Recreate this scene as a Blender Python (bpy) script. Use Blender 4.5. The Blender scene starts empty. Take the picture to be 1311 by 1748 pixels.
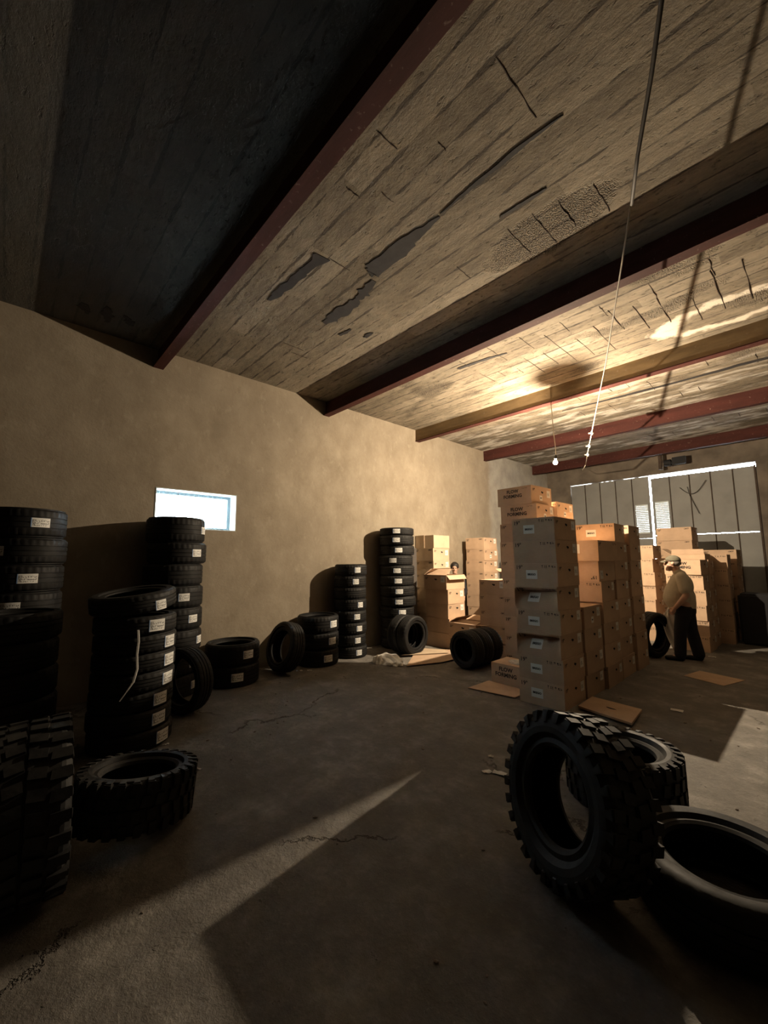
import bpy, bmesh, math, random
from math import pi, sin, cos, radians, atan2, hypot, sqrt
from mathutils import Vector, Matrix, Quaternion

random.seed(7)
SC = bpy.context.scene
COL = SC.collection

# ------------------------------------------------------------------ camera
cam_d = bpy.data.cameras.new('camera')
cam = bpy.data.objects.new('camera', cam_d)
COL.objects.link(cam)
pitch, yaw, roll = radians(6.7), radians(47.0), radians(-0.3)
Fv = Vector((-sin(yaw) * cos(pitch), cos(yaw) * cos(pitch), sin(pitch)))
Rv = Vector((cos(yaw), sin(yaw), 0))
Uv = Rv.cross(Fv)
R2 = Rv * cos(roll) + Uv * sin(roll)
U2 = -Rv * sin(roll) + Uv * cos(roll)
mw = Matrix((R2, U2, -Fv)).transposed().to_4x4()
mw.translation = Vector((0, 0, 1.6))
cam.matrix_world = mw
cam_d.sensor_fit = 'VERTICAL'
cam_d.sensor_height = 36
cam_d.lens = 36 * 695.0 / 1748.0
cam_d.clip_start = 0.05
cam_d.clip_end = 200
SC.camera = cam

# ------------------------------------------------------------------ view, world
SC.view_settings.view_transform = 'Standard'
SC.view_settings.look = 'None'
SC.view_settings.exposure = 0.0
SC.view_settings.gamma = 1.0
SC.view_settings.use_curve_mapping = False
world = bpy.data.worlds.new('overcast_daylight')
SC.world = world
world.use_nodes = True
wb = world.node_tree.nodes['Background']
wb.inputs[0].default_value = (0.80, 0.93, 1.0, 1)
wb.inputs[1].default_value = 38.0
BULB = (-2.789, 6.35, 3.128)
BULB_R = 0.036        # glass envelope
FIL_R = 0.010         # glowing core
BULB_STRENGTH = 285000.0
BULB_COLOR = (1.0, 0.80, 0.555)

# ------------------------------------------------------------------ materials
class NT:
    def __init__(s, name):
        s.m = bpy.data.materials.new(name)
        s.m.use_nodes = True
        s.t = s.m.node_tree
        s.b = s.t.nodes['Principled BSDF']
    def n(s, kind, **kw):
        nd = s.t.nodes.new(kind)
        for k, v in kw.items():
            setattr(nd, k, v)
        return nd
    def l(s, a, b):
        s.t.links.new(a, b)
    def coord(s, which='Object'):
        return s.n('ShaderNodeTexCoord').outputs[which]
    def mapping(s, vec, scale=(1, 1, 1), loc=(0, 0, 0), rot=(0, 0, 0)):
        m = s.n('ShaderNodeMapping')
        m.inputs['Scale'].default_value = scale
        m.inputs['Location'].default_value = loc
        m.inputs['Rotation'].default_value = rot
        s.l(vec, m.inputs['Vector'])
        return m.outputs[0]
    def noise(s, vec, scale, detail=5, rough=0.55, out='Fac'):
        nd = s.n('ShaderNodeTexNoise')
        nd.inputs['Scale'].default_value = scale
        nd.inputs['Detail'].default_value = detail
        nd.inputs['Roughness'].default_value = rough
        s.l(vec, nd.inputs['Vector'])
        return nd.outputs[out]
    def ramp(s, fac, pts):
        r = s.n('ShaderNodeValToRGB')
        e = r.color_ramp.elements
        while len(e) < len(pts):
            e.new(0.5)
        for i, (p, c) in enumerate(pts):
            e[i].position = p
            if not isinstance(c, (tuple, list)):
                c = (c, c, c)
            e[i].color = (c[0], c[1], c[2], 1)
        s.l(fac, r.inputs[0])
        return r.outputs[0]
    def mix(s, fac, a, b, mode='MIX'):
        m = s.n('ShaderNodeMix', data_type='RGBA', blend_type=mode)
        for sock, v in ((m.inputs[0], fac), (m.inputs[6], a), (m.inputs[7], b)):
            if isinstance(v, (int, float)):
                if sock == m.inputs[0]:
                    sock.default_value = v
                else:
                    sock.default_value = (v, v, v, 1)
            elif isinstance(v, (tuple, list)):
                sock.default_value = (v[0], v[1], v[2], 1)
            else:
                s.l(v, sock)
        return m.outputs[2]
    def math(s, op, a, b=0.0, c=0.0):
        m = s.n('ShaderNodeMath', operation=op)
        for i, v in enumerate((a, b, c)):
            if isinstance(v, (int, float)):
                m.inputs[i].default_value = v
            else:
                s.l(v, m.inputs[i])
        return m.outputs[0]
    def bump(s, h, strength=0.5, dist=0.01):
        b = s.n('ShaderNodeBump')
        b.inputs['Strength'].default_value = strength
        b.inputs['Distance'].default_value = dist
        s.l(h, b.inputs['Height'])
        s.l(b.outputs[0], s.b.inputs['Normal'])
        return b
    def rough(s, v):
        if isinstance(v, (int, float)):
            s.b.inputs['Roughness'].default_value = v
        else:
            s.l(v, s.b.inputs['Roughness'])
    def color(s, c):
        if isinstance(c, (tuple, list)):
            s.b.inputs['Base Color'].default_value = (c[0], c[1], c[2], 1)
        else:
            s.l(c, s.b.inputs['Base Color'])

def simple(name, c, rough=0.7, metal=0.0, var=0.15, scale=12, bump=0.0):
    t = NT(name)
    co = t.coord()
    n = t.noise(co, scale, 4)
    lo = tuple(x * (1 - var) for x in c)
    hi = tuple(min(1, x * (1 + var)) for x in c)
    t.color(t.ramp(n, [(0.3, lo), (0.7, hi)]))
    t.rough(rough)
    t.b.inputs['Metallic'].default_value = metal
    if bump:
        t.bump(n, bump, 0.004)
    return t.m

def mat_plaster():
    t = NT('sandy_plaster')
    co = t.coord()
    big = t.noise(co, 0.9, 4)
    mid = t.noise(t.mapping(co, (1, 1, 0.8)), 3.0, 6, 0.65)
    fine = t.noise(co, 26, 5, 0.7)
    c = t.ramp(mid, [(0.3, (0.235, 0.193, 0.14)), (0.5, (0.295, 0.247, 0.184)), (0.7, (0.355, 0.302, 0.23))])
    c = t.mix(t.ramp(big, [(0.35, 0.0), (0.7, 0.45)]), c, (0.235, 0.196, 0.148))
    c = t.mix(t.ramp(fine, [(0.62, 0.0), (0.72, 0.30)]), c, (0.2, 0.165, 0.12))
    sc = t.noise(t.mapping(co, (1.5, 1.5, 1.0), (7, 3, 1)), 4.5, 8, 0.75)
    c = t.mix(t.ramp(sc, [(0.60, 0.0), (0.69, 0.4)]), c, (0.17, 0.14, 0.10))
    drips = t.noise(t.mapping(co, (2.2, 2.2, 1.3), (3, 1, 2)), 3.2, 8, 0.72)
    c = t.mix(t.ramp(drips, [(0.56, 0.0), (0.66, 0.38)]), c, (0.40, 0.345, 0.265))
    sepp = t.n('ShaderNodeSeparateXYZ')
    t.l(co, sepp.inputs[0])
    grey = t.ramp(t.math('DIVIDE', t.math('ADD', sepp.outputs[1], t.math('MULTIPLY', t.noise(co, 2, 4), .3)), 12.8), [(0.738, 0.0), (0.752, 1.0)])
    c = t.mix(t.math('MULTIPLY', grey, 0.7), c, t.ramp(mid, [(0.3, (0.30, 0.29, 0.26)), (0.7, (0.50, 0.48, 0.43))]))
    t.color(c)
    t.rough(0.92)
    h = t.math('ADD', t.math('MULTIPLY', mid, 0.8), t.math('MULTIPLY', fine, 0.35))
    t.bump(h, 0.55, 0.014)
    return t.m

def mat_ceiling():
    t = NT('board_marked_concrete')
    co = t.coord()
    sep = t.n('ShaderNodeSeparateXYZ')
    t.l(co, sep.inputs[0])
    X, Y = sep.outputs[0], sep.outputs[1]
    wob = t.math('MULTIPLY', t.math('SUBTRACT', t.noise(t.mapping(co, (1.2, 1.2, 1)), 2.0, 6, 0.7), 0.5), 0.05)
    yy = t.math('DIVIDE', t.math('ADD', Y, wob), 0.205)
    fr = t.math('FRACT', yy)
    dist = t.math('ABSOLUTE', t.math('SUBTRACT', fr, 0.5))      # .5 at the seam
    idx = t.math('FLOOR', yy)
    wn = t.n('ShaderNodeTexWhiteNoise', noise_dimensions='2D')
    cmb = t.n('ShaderNodeCombineXYZ')
    t.l(idx, cmb.inputs[0])
    t.l(t.math('FLOOR', t.math('MULTIPLY', t.math('ADD', X, t.math('MULTIPLY', idx, 0.73)), 0.55)), cmb.inputs[1])
    t.l(cmb.outputs[0], wn.inputs['Vector'])
    board = wn.outputs['Value']
    stain = t.noise(t.mapping(co, (0.55, 1.6, 1)), 1.7, 6, 0.6)
    grain = t.noise(t.mapping(co, (1.0, 3.0, 1)), 4.5, 8, 0.72)
    fine = t.noise(co, 34, 5, 0.7)
    base = t.ramp(stain, [(0.28, (0.055, 0.043, 0.03)), (0.5, (0.15, 0.125, 0.09)), (0.72, (0.34, 0.30, 0.23))])
    base = t.mix(0.45, base, t.ramp(grain, [(0.36, (0.055, 0.042, 0.027)), (0.66, (0.40, 0.34, 0.235))]), 'MIX')
    base = t.mix(0.4, base, t.ramp(board, [(0.0, (0.11, 0.09, 0.066)), (1.0, (0.31, 0.27, 0.21))]))
    # seams between the boards
    sm = t.noise(t.mapping(co, (2.0, 2.0, 1)), 1.9, 3)
    seamw = t.ramp(sm, [(0.40, 0.0), (0.66, 0.085)])
    seam = t.math('GREATER_THAN', dist, t.math('SUBTRACT', 0.497, seamw))
    base = t.mix(t.math('MULTIPLY', seam, 0.8), base, (0.035, 0.026, 0.02))
    # rough honeycombed patches of bare gravel
    hm = t.ramp(t.noise(t.mapping(co, (0.8, 1.7, 1), (3.1, 1.3, 0)), 1.3, 3, 0.5), [(0.57, 0.0), (0.68, 1.0)])
    ex = t.math('DIVIDE', t.math('ADD', X, 1.42), 0.62)
    ey = t.math('DIVIDE', t.math('SUBTRACT', Y, 3.26), 0.26)
    er = t.math('ADD', t.math('SQRT', t.math('ADD', t.math('MULTIPLY', ex, ex), t.math('MULTIPLY', ey, ey))), t.math('MULTIPLY', t.math('SUBTRACT', t.noise(co, 5, 5, 0.7), 0.5), 1.1))
    spot = t.ramp(er, [(0.75, 1.0), (1.0, 0.0)])
    hm = t.math('MAXIMUM', t.math('MULTIPLY', hm, t.math('GREATER_THAN', Y, 4.1)), spot)
    vor = t.n('ShaderNodeTexVoronoi')
    vor.inputs['Scale'].default_value = 85
    t.l(co, vor.inputs['Vector'])
    grv = t.ramp(vor.outputs['Distance'], [(0.1, (0.34, 0.28, 0.20)), (0.55, (0.05, 0.038, 0.028))])
    base = t.mix(t.math('MULTIPLY', hm, 0.6), base, grv)
    # dark grimy pocks
    pk = t.ramp(t.noise(t.mapping(co, (1, 2.2, 1)), 9, 5, 0.7), [(0.58, 0.0), (0.68, 1.0)])
    base = t.mix(t.math('MULTIPLY', pk, 0.6), base, (0.05, 0.038, 0.028))
    # white mineral bloom, stronger towards the far bays
    far = t.ramp(t.math('DIVIDE', Y, 12.8), [(0.52, 0.0), (0.66, 1.0)])
    bl = t.ramp(t.noise(t.mapping(co, (0.7, 2.4, 1), (1.7, 0.4, 0)), 2.1, 6, 0.62), [(0.50, 0.0), (0.60, 1.0)])
    base = t.mix(t.math('MULTIPLY', t.math('MULTIPLY', bl, far), 0.75), base, (0.66, 0.63, 0.57))
    # a ring shaped bloom in the third bay
    dx = t.math('DIVIDE', t.math('ADD', X, 0.50), 0.62)
    dy = t.math('DIVIDE', t.math('SUBTRACT', Y, 5.95), 0.30)
    rr = t.math('SQRT', t.math('ADD', t.math('MULTIPLY', dx, dx), t.math('MULTIPLY', dy, dy)))
    rr = t.math('ADD', rr, t.math('MULTIPLY', t.math('SUBTRACT', t.noise(co, 6, 4), 0.5), 0.7))
    ring = t.ramp(t.math('ABSOLUTE', t.math('SUBTRACT', rr, 1.0)), [(0.10, 1.0), (0.24, 0.0)])
    base = t.mix(t.math('MULTIPLY', ring, 0.85), base, (0.72, 0.66, 0.56))
    # the first bay is darker all over
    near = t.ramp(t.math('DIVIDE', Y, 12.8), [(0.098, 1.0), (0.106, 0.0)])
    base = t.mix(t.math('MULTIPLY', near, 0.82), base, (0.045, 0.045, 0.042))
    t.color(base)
    t.rough(0.93)
    h = t.math('ADD', t.math('MULTIPLY', grain, 0.6), t.math('MULTIPLY', fine, 0.3))
    h = t.math('ADD', h, t.math('MULTIPLY', board, 0.25))
    h = t.math('SUBTRACT', h, t.math('MULTIPLY', seam, 1.1))
    h = t.math('SUBTRACT', h, t.math('MULTIPLY', pk, 0.5))
    h = t.math('SUBTRACT', h, t.math('MULTIPLY', t.math('MULTIPLY', hm, vor.outputs['Distance']), 1.2))
    t.bump(h, 0.9, 0.02)
    return t.m

def mat_floor():
    t = NT('dusty_concrete')
    co = t.coord()
    big = t.noise(co, 0.8, 6, 0.65)
    mid = t.noise(co, 3.2, 9, 0.74)
    fine = t.noise(co, 30, 6, 0.75)
    c = t.ramp(mid, [(0.28, (0.07, 0.064, 0.058)), (0.5, (0.165, 0.153, 0.138)), (0.72, (0.33, 0.312, 0.285))])
    c = t.mix(t.ramp(big, [(0.35, 0.5), (0.65, 0.0)]), c, (0.10, 0.087, 0.073))
    c = t.mix(t.ramp(fine, [(0.56, 0.0), (0.70, 0.4)]), c, (0.31, 0.28, 0.24))
    cr = t.n('ShaderNodeTexVoronoi', feature='DISTANCE_TO_EDGE')
    cr.inputs['Scale'].default_value = 0.55
    w = t.n('ShaderNodeVectorMath', operation='ADD')
    t.l(co, w.inputs[0])
    wn = t.n('ShaderNodeVectorMath', operation='SCALE')
    t.l(t.noise(co, 3.0, 6, 0.7, out='Color'), wn.inputs[0])
    wn.inputs['Scale'].default_value = 0.5
    t.l(wn.outputs[0], w.inputs[1])
    t.l(w.outputs[0], cr.inputs['Vector'])
    crack = t.ramp(cr.outputs['Distance'], [(0.002, 1.0), (0.007, 0.0)])
    crk = t.math('MULTIPLY', crack, t.ramp(t.noise(co, 1.1, 2), [(0.5, 0.0), (0.58, 1.0)]))
    c = t.mix(t.math('MULTIPLY', crk, 0.8), c, (0.05, 0.04, 0.03))
    pk = t.ramp(t.noise(t.mapping(co, (1, 1, 1), (4, 2, 0)), 7.5, 6, 0.7), [(0.66, 0.0), (0.72, 1.0)])
    c = t.mix(t.math('MULTIPLY', pk, 0.45), c, (0.09, 0.075, 0.06))
    t.color(c)
    t.rough(t.ramp(mid, [(0.3, 0.62), (0.7, 0.88)]))
    h = t.math('ADD', t.math('MULTIPLY', mid, 0.9), t.math('MULTIPLY', fine, 0.35))
    h = t.math('SUBTRACT', h, t.math('MULTIPLY', crk, 0.8))
    h = t.math('SUBTRACT', h, t.math('MULTIPLY', pk, 0.4))
    t.bump(h, 1.0, 0.024)
    return t.m

def mat_card(name, c):
    t = NT(name)
    co = t.coord()
    info = t.n('ShaderNodeObjectInfo')
    n = t.noise(co, 5, 4)
    f = t.noise(t.mapping(co, (1, 1, 14)), 22, 3)
    base = t.ramp(n, [(0.3, tuple(x * 0.9 for x in c)), (0.7, tuple(x * 1.1 for x in c))])
    base = t.mix(0.08, base, t.ramp(f, [(0.3, 0.2), (0.7, 0.6)]))
    hsv = t.n('ShaderNodeHueSaturation')
    t.l(base, hsv.inputs['Color'])
    t.l(t.math('ADD', t.math('MULTIPLY', info.outputs['Random'], 0.22), 0.89), hsv.inputs['Value'])
    t.color(hsv.outputs[0])
    t.rough(0.85)
    t.bump(t.math('ADD', n, t.math('MULTIPLY', f, 0.15)), 0.25, 0.01)
    return t.m

def mat_rubber(name, dust=0.25):
    t = NT(name)
    co = t.coord()
    n = t.noise(co, 7, 5, 0.65)
    c = t.ramp(n, [(0.40, (0.0085, 0.0085, 0.0095)), (0.75, (0.0085 + 0.03 * dust, 0.0085 + 0.027 * dust, 0.0085 + 0.023 * dust))])
    t.color(c)
    t.rough(t.ramp(n, [(0.35, 0.55), (0.7, 0.8)]))
    t.b.inputs['Specular IOR Level'].default_value = 0.30
    t.bump(t.noise(co, 60, 3), 0.2, 0.003)
    return t.m

def mat_sticker():
    t = NT('printed_tire_label')
    uv = t.coord('UV')
    a = t.n('ShaderNodeTexBrick')
    a.inputs['Scale'].default_value = 1.0
    n1 = t.noise(t.mapping(uv, (16, 4.5, 1)), 1.0, 1, 0.4)
    n2 = t.noise(t.mapping(uv, (46, 1.2, 1)), 1.0, 0)
    sep = t.n('ShaderNodeSeparateXYZ')
    t.l(uv, sep.inputs[0])
    U, V = sep.outputs[0], sep.outputs[1]
    inside = t.math('MULTIPLY', t.math('LESS_THAN', t.math('ABSOLUTE', t.math('SUBTRACT', U, 0.5)), 0.44),
                    t.math('LESS_THAN', t.math('ABSOLUTE', t.math('SUBTRACT', V, 0.5)), 0.36))
    rows = t.math('GREATER_THAN', t.math('FRACT', t.math('MULTIPLY', V, 4.0)), 0.38)
    ink = t.math('MULTIPLY', t.math('MULTIPLY', t.math('GREATER_THAN', n1, 0.53), rows), inside)
    bar = t.math('MULTIPLY', t.math('MULTIPLY', t.math('GREATER_THAN', n2, 0.5), inside), t.math('LESS_THAN', U, 0.24))
    allink = t.math('MAXIMUM', ink, bar)
    base = t.mix(t.math('LESS_THAN', U, 0.045), (0.80, 0.80, 0.78), (0.20, 0.34, 0.62))
    t.color(t.mix(t.math('MULTIPLY', allink, 0.85), base, (0.05, 0.05, 0.05)))
    t.rough(0.5)
    t.t.nodes.remove(a)
    return t.m

def mat_paper_label():
    t = NT('printed_box_label')
    uv = t.coord('UV')
    n1 = t.noise(t.mapping(uv, (9, 7, 1)), 1.0, 1)
    sep = t.n('ShaderNodeSeparateXYZ')
    t.l(uv, sep.inputs[0])
    U, V = sep.outputs[0], sep.outputs[1]
    m = t.math('MULTIPLY', t.math('LESS_THAN', t.math('ABSOLUTE', t.math('SUBTRACT', U, 0.42)), 0.26),
               t.math('LESS_THAN', t.math('ABSOLUTE', t.math('SUBTRACT', V, 0.45)), 0.18))
    ink = t.math('MULTIPLY', t.math('GREATER_THAN', n1, 0.5), m)
    t.color(t.mix(t.math('MULTIPLY', ink, 0.8), (0.74, 0.72, 0.67), (0.06, 0.06, 0.06)))
    t.rough(0.6)
    return t.m

def mat_steel(name, c, flake=0.35):
    t = NT(name)
    co = t.coord()
    n = t.noise(t.mapping(co, (0.6, 3, 3)), 3, 6, 0.65)
    f = t.noise(co, 22, 5, 0.7)
    base = t.ramp(n, [(0.3, tuple(x * 0.65 for x in c)), (0.7, tuple(x * 1.2 for x in c))])
    base = t.mix(t.ramp(f, [(0.62, 0.0), (0.7, flake)]), base, (0.34, 0.27, 0.22))
    t.color(base)
    t.rough(0.8)
    t.b.inputs['Specular IOR Level'].default_value = 0.25
    t.bump(t.math('ADD', n, t.math('MULTIPLY', f, 0.3)), 0.3, 0.006)
    return t.m

def mat_glass():
    t = NT('window_glass')
    t.t.nodes.remove(t.b)
    out = [n for n in t.t.nodes if n.type == 'OUTPUT_MATERIAL'][0]
    tr = t.n('ShaderNodeBsdfTransparent')
    tr.inputs[0].default_value = (0.93, 0.97, 0.98, 1)
    gl = t.n('ShaderNodeBsdfGlossy')
    gl.inputs['Roughness'].default_value = 0.08
    mx = t.n('ShaderNodeMixShader')
    mx.inputs[0].default_value = 0.06
    t.l(tr.outputs[0], mx.inputs[1])
    t.l(gl.outputs[0], mx.inputs[2])
    t.l(mx.outputs[0], out.inputs[0])
    return t.m

def mat_plastic_film(name, alpha=0.45):
    t = NT(name)
    t.color((0.90, 0.88, 0.84))
    t.rough(0.3)
    t.b.inputs['Alpha'].default_value = alpha
    t.b.inputs['Transmission Weight'].default_value = 0.0
    return t.m

def mat_emit(name, c, s):
    t = NT(name)
    t.color((0.9, 0.85, 0.7))
    t.b.inputs['Emission Color'].default_value = (c[0], c[1], c[2], 1)
    t.b.inputs['Emission Strength'].default_value = s
    return t.m

def mat_bulbglass():
    t = NT('glowing_bulb_glass')
    t.t.nodes.remove(t.b)
    out = [n for n in t.t.nodes if n.type == 'OUTPUT_MATERIAL'][0]
    tr = t.n('ShaderNodeBsdfTransparent')
    em = t.n('ShaderNodeEmission')
    em.inputs[0].default_value = (BULB_COLOR[0], BULB_COLOR[1], BULB_COLOR[2], 1)
    em.inputs[1].default_value = 90.0
    mx = t.n('ShaderNodeMixShader')
    mx.inputs[0].default_value = 0.10
    t.l(tr.outputs[0], mx.inputs[1])
    t.l(em.outputs[0], mx.inputs[2])
    t.l(mx.outputs[0], out.inputs[0])
    return t.m

M = dict(
    lintel=simple('grimy_concrete', (0.17, 0.14, 0.11), 0.9, var=0.35, scale=2.2, bump=0.4),
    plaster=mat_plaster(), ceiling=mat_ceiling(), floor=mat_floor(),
    card=mat_card('brown_cardboard', (0.51, 0.345, 0.222)),
    cardpale=mat_card('pale_cardboard', (0.52, 0.39, 0.26)),
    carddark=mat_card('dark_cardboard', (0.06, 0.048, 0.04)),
    cardin=simple('cardboard_inside', (0.40, 0.28, 0.17), 0.9),
    ink=simple('black_ink', (0.03, 0.025, 0.022), 0.8),
    hole=simple('dark_opening', (0.008, 0.007, 0.006), 1.0),
    rubber=mat_rubber('tire_rubber', 0.35), mud=mat_rubber('dusty_tire_rubber', 1.0),
    sticker=mat_sticker(), boxlabel=mat_paper_label(),
    white=simple('white_paper', (0.74, 0.73, 0.69), 0.6, var=0.04),
    redox=mat_steel('red_oxide_steel', (0.060, 0.017, 0.013)),
    olive=mat_steel('mortar_smeared_steel', (0.21, 0.145, 0.075), 0.5),
    door=simple('grey_sheet_steel', (0.25, 0.25, 0.24), 0.6, var=0.15, scale=1.5),
    doorframe=mat_steel('brown_angle_steel', (0.07, 0.05, 0.038), 0.2),
    reveal=simple('pale_window_paint', (0.66, 0.74, 0.76), 0.5, var=0.08),
    bars=simple('grille_paint', (0.34, 0.38, 0.40), 0.5),
    glass=mat_glass(),
    tar=simple('tar_paper', (0.022, 0.020, 0.021), 0.85, var=0.3, bump=0.3),
    rust=simple('rusty_rebar', (0.035, 0.020, 0.013), 0.9),
    cable=simple('cable_sheath', (0.52, 0.47, 0.38), 0.5),
    wire=simple('frayed_wire', (0.03, 0.024, 0.018), 0.7, var=0.3),
    socket=simple('bakelite', (0.03, 0.028, 0.025), 0.4),
    bulb=mat_emit('glowing_filament', BULB_COLOR, BULB_STRENGTH),
    bulbglass=mat_bulbglass(),
    skin=simple('skin', (0.55, 0.33, 0.24), 0.55, var=0.06),
    hairg=simple('grey_hair', (0.16, 0.14, 0.12), 0.8),
    hair=simple('dark_hair', (0.016, 0.012, 0.010), 0.6),
    shirt=simple('beige_shirt_cloth', (0.52, 0.46, 0.35), 0.9, var=0.06, scale=30, bump=0.2),
    trousers=simple('black_trouser_cloth', (0.012, 0.012, 0.016), 0.9),
    capm=simple('olive_cap_cloth', (0.12, 0.108, 0.075), 0.9, var=0.1, scale=30),
    shoe=simple('black_shoe_leather', (0.010, 0.009, 0.009), 0.45),
    film=mat_plastic_film('clear_plastic_film', 0.6),
    sheet=mat_plastic_film('beige_plastic_sheet', 0.78),
    foam=simple('white_packing_foam', (0.85, 0.83, 0.79), 0.8, var=0.05),
    blue=simple('blue_panel_paint', (0.07, 0.13, 0.22), 0.5),
    black=simple('black_cover', (0.006, 0.006, 0.008), 0.75),
    debris=simple('concrete_crumbs', (0.20, 0.17, 0.14), 0.95, var=0.3, scale=60),
    tape=simple('brown_packing_tape', (0.30, 0.19, 0.10), 0.35),
)

# ------------------------------------------------------------------ helpers
def link(name, me, mat=None, parent=None, loc=None, rot=None):
    o = bpy.data.objects.new(name, me)
    COL.objects.link(o)
    if parent is not None:
        o.parent = parent
    if loc is not None:
        o.location = loc
    if rot is not None:
        o.rotation_euler = rot
    if mat is not None and me is not None:
        if len(me.materials) == 0:
            me.materials.append(mat)
    return o

def bm_mesh(name, bm, smooth=False):
    me = bpy.data.meshes.new(name)
    bm.normal_update()
    bm.to_mesh(me)
    bm.free()
    if smooth:
        for p in me.polygons:
            p.use_smooth = True
    return me

def empty(name, loc=(0, 0, 0), rot=(0, 0, 0)):
    o = bpy.data.objects.new(name, None)
    COL.objects.link(o)
    o.location = loc
    o.rotation_euler = rot
    o.empty_display_size = 0.1
    return o

def tag(o, label, cat, group=None):
    o['label'] = label
    o['category'] = cat
    if group:
        o['group'] = group
    return o

def struct(o):
    o['kind'] = 'structure'
    return o

def add_box(bm, x0, x1, y0, y1, z0, z1):
    v = [bm.verts.new((x, y, z)) for z in (z0, z1) for y in (y0, y1) for x in (x0, x1)]
    for f in ((0, 2, 3, 1), (4, 5, 7, 6), (0, 1, 5, 4), (2, 6, 7, 3), (0, 4, 6, 2), (1, 3, 7, 5)):
        bm.faces.new([v[i] for i in f])
    return v

def add_tube(bm, pts, r, seg=8, caps=True):
    pts = [Vector(p) for p in pts]
    rr = r if isinstance(r, (list, tuple)) else [r] * len(pts)
    rings = []
    prev = None
    for i, p in enumerate(pts):
        d = (pts[min(i + 1, len(pts) - 1)] - pts[max(i - 1, 0)]).normalized()
        up = prev if prev is not None else (Vector((0, 0, 1)) if abs(d.z) < 0.9 else Vector((1, 0, 0)))
        a = d.cross(up)
        if a.length < 1e-4:
            a = d.cross(Vector((0, 1, 0)))
        a.normalize()
        b = a.cross(d).normalized()
        prev = b
        rings.append([bm.verts.new(p + (a * cos(2 * pi * k / seg) + b * sin(2 * pi * k / seg)) * rr[i]) for k in range(seg)])
    for i in range(len(rings) - 1):
        for k in range(seg):
            bm.faces.new((rings[i][k], rings[i][(k + 1) % seg], rings[i + 1][(k + 1) % seg], rings[i + 1][k]))
    if caps:
        bm.faces.new(list(reversed(rings[0])))
        bm.faces.new(rings[-1])

def add_lathe(bm, prof, seg=32, closed=False, cx=0, cy=0, cz=0):
    rings = []
    for (r, z) in prof:
        if r < 1e-5:
            rings.append([bm.verts.new((cx, cy, cz + z))])
        else:
            rings.append([bm.verts.new((cx + r * cos(2 * pi * k / seg), cy + r * sin(2 * pi * k / seg), cz + z)) for k in range(seg)])
    n = len(rings)
    for i in range(n if closed else n - 1):
        a, b = rings[i], rings[(i + 1) % n]
        for k in range(seg):
            k2 = (k + 1) % seg
            if len(a) == 1 and len(b) == 1:
                continue
            if len(a) == 1:
                bm.faces.new((a[0], b[k2], b[k]))
            elif len(b) == 1:
                bm.faces.new((a[k], a[k2], b[0]))
            else:
                bm.faces.new((a[k], a[k2], b[k2], b[k]))
    return rings

ORD = ['first', 'second', 'third', 'fourth', 'fifth', 'sixth', 'seventh', 'eighth', 'ninth', 'tenth', 'eleventh', 'twelfth']
def place_word(i, n):
    """i counts from the floor, 0 based"""
    if i == n - 1:
        return 'topmost'
    if i == 0:
        return 'bottommost'
    return ORD[i] + '-from-floor'

# ------------------------------------------------------------------ the hall
WX = -5.92          # left wall
YB = 12.8           # far wall with the gate
XR, YN = 9.0, -12.0  # right wall, wall behind
ZC = 4.45

bm = bmesh.new()
add_box(bm, WX - .3, XR + .3, YN - .3, YB + .3, -0.2, 0)
floor = struct(link('floor', bm_mesh('floor', bm), M['floor']))
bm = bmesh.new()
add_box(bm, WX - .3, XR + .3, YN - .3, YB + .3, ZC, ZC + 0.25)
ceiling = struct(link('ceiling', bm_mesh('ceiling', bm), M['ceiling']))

# left wall with the window opening
wy0, wy1, wz0, wz1 = 1.41, 2.50, 2.03, 2.57
bm = bmesh.new()
T = 0.28
add_box(bm, WX - T, WX, YN - .3, wy0, 0, ZC)
add_box(bm, WX - T, WX, wy1, YB + .3, 0, ZC)
add_box(bm, WX - T, WX, wy0, wy1, 0, wz0)
add_box(bm, WX - T, WX, wy0, wy1, wz1, ZC)
wl = struct(link('wall_left', bm_mesh('wall_left', bm), M['plaster']))
bm = bmesh.new()
add_box(bm, XR, XR + T, YN - .3, YB + .3, 0, ZC)
struct(link('wall_right', bm_mesh('wall_right', bm), M['plaster']))
bm = bmesh.new()
add_box(bm, WX, XR, YN - T, YN, 0, ZC)
struct(link('wall_near', bm_mesh('wall_near', bm), M['plaster']))
# far wall with the gate opening
gx0, gx1, gz = -5.20, -0.90, 3.86
bm = bmesh.new()
add_box(bm, WX, gx0, YB, YB + T, 0, ZC)
add_box(bm, gx1, XR, YB, YB + T, 0, ZC)
add_box(bm, gx0, gx1, YB, YB + T, gz, ZC)
struct(link('wall_far', bm_mesh('wall_far', bm), M['lintel']))

# window
win = struct(empty('window_1', (WX, (wy0 + wy1) / 2, wz0)))
bm = bmesh.new()
t = 0.012
hy = (wy1 - wy0) / 2
hz = wz1 - wz0
add_box(bm, -T, 0.006, -hy, -hy + t, 0, hz)
add_box(bm, -T, 0.006, hy - t, hy, 0, hz)
add_box(bm, -T, 0.006, -hy + t, hy - t, 0, t)
add_box(bm, -T, 0.006, -hy + t, hy - t, hz - t, hz)
link('reveal', bm_mesh('reveal', bm), M['reveal'], win)
bm = bmesh.new()
fx0, fx1 = -T + 0.03, -T + 0.08
add_box(bm, fx0, fx1, -hy + t, -hy + t + .045, t, hz - t)
add_box(bm, fx0, fx1, hy - t - .045, hy - t, t, hz - t)
add_box(bm, fx0, fx1, -hy + t + .045, hy - t - .045, t, t + .04)
add_box(bm, fx0, fx1, -hy + t + .045, hy - t - .045, hz - t - .04, hz - t)
link('window_frame', bm_mesh('window_frame', bm), M['bars'], win)
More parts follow.
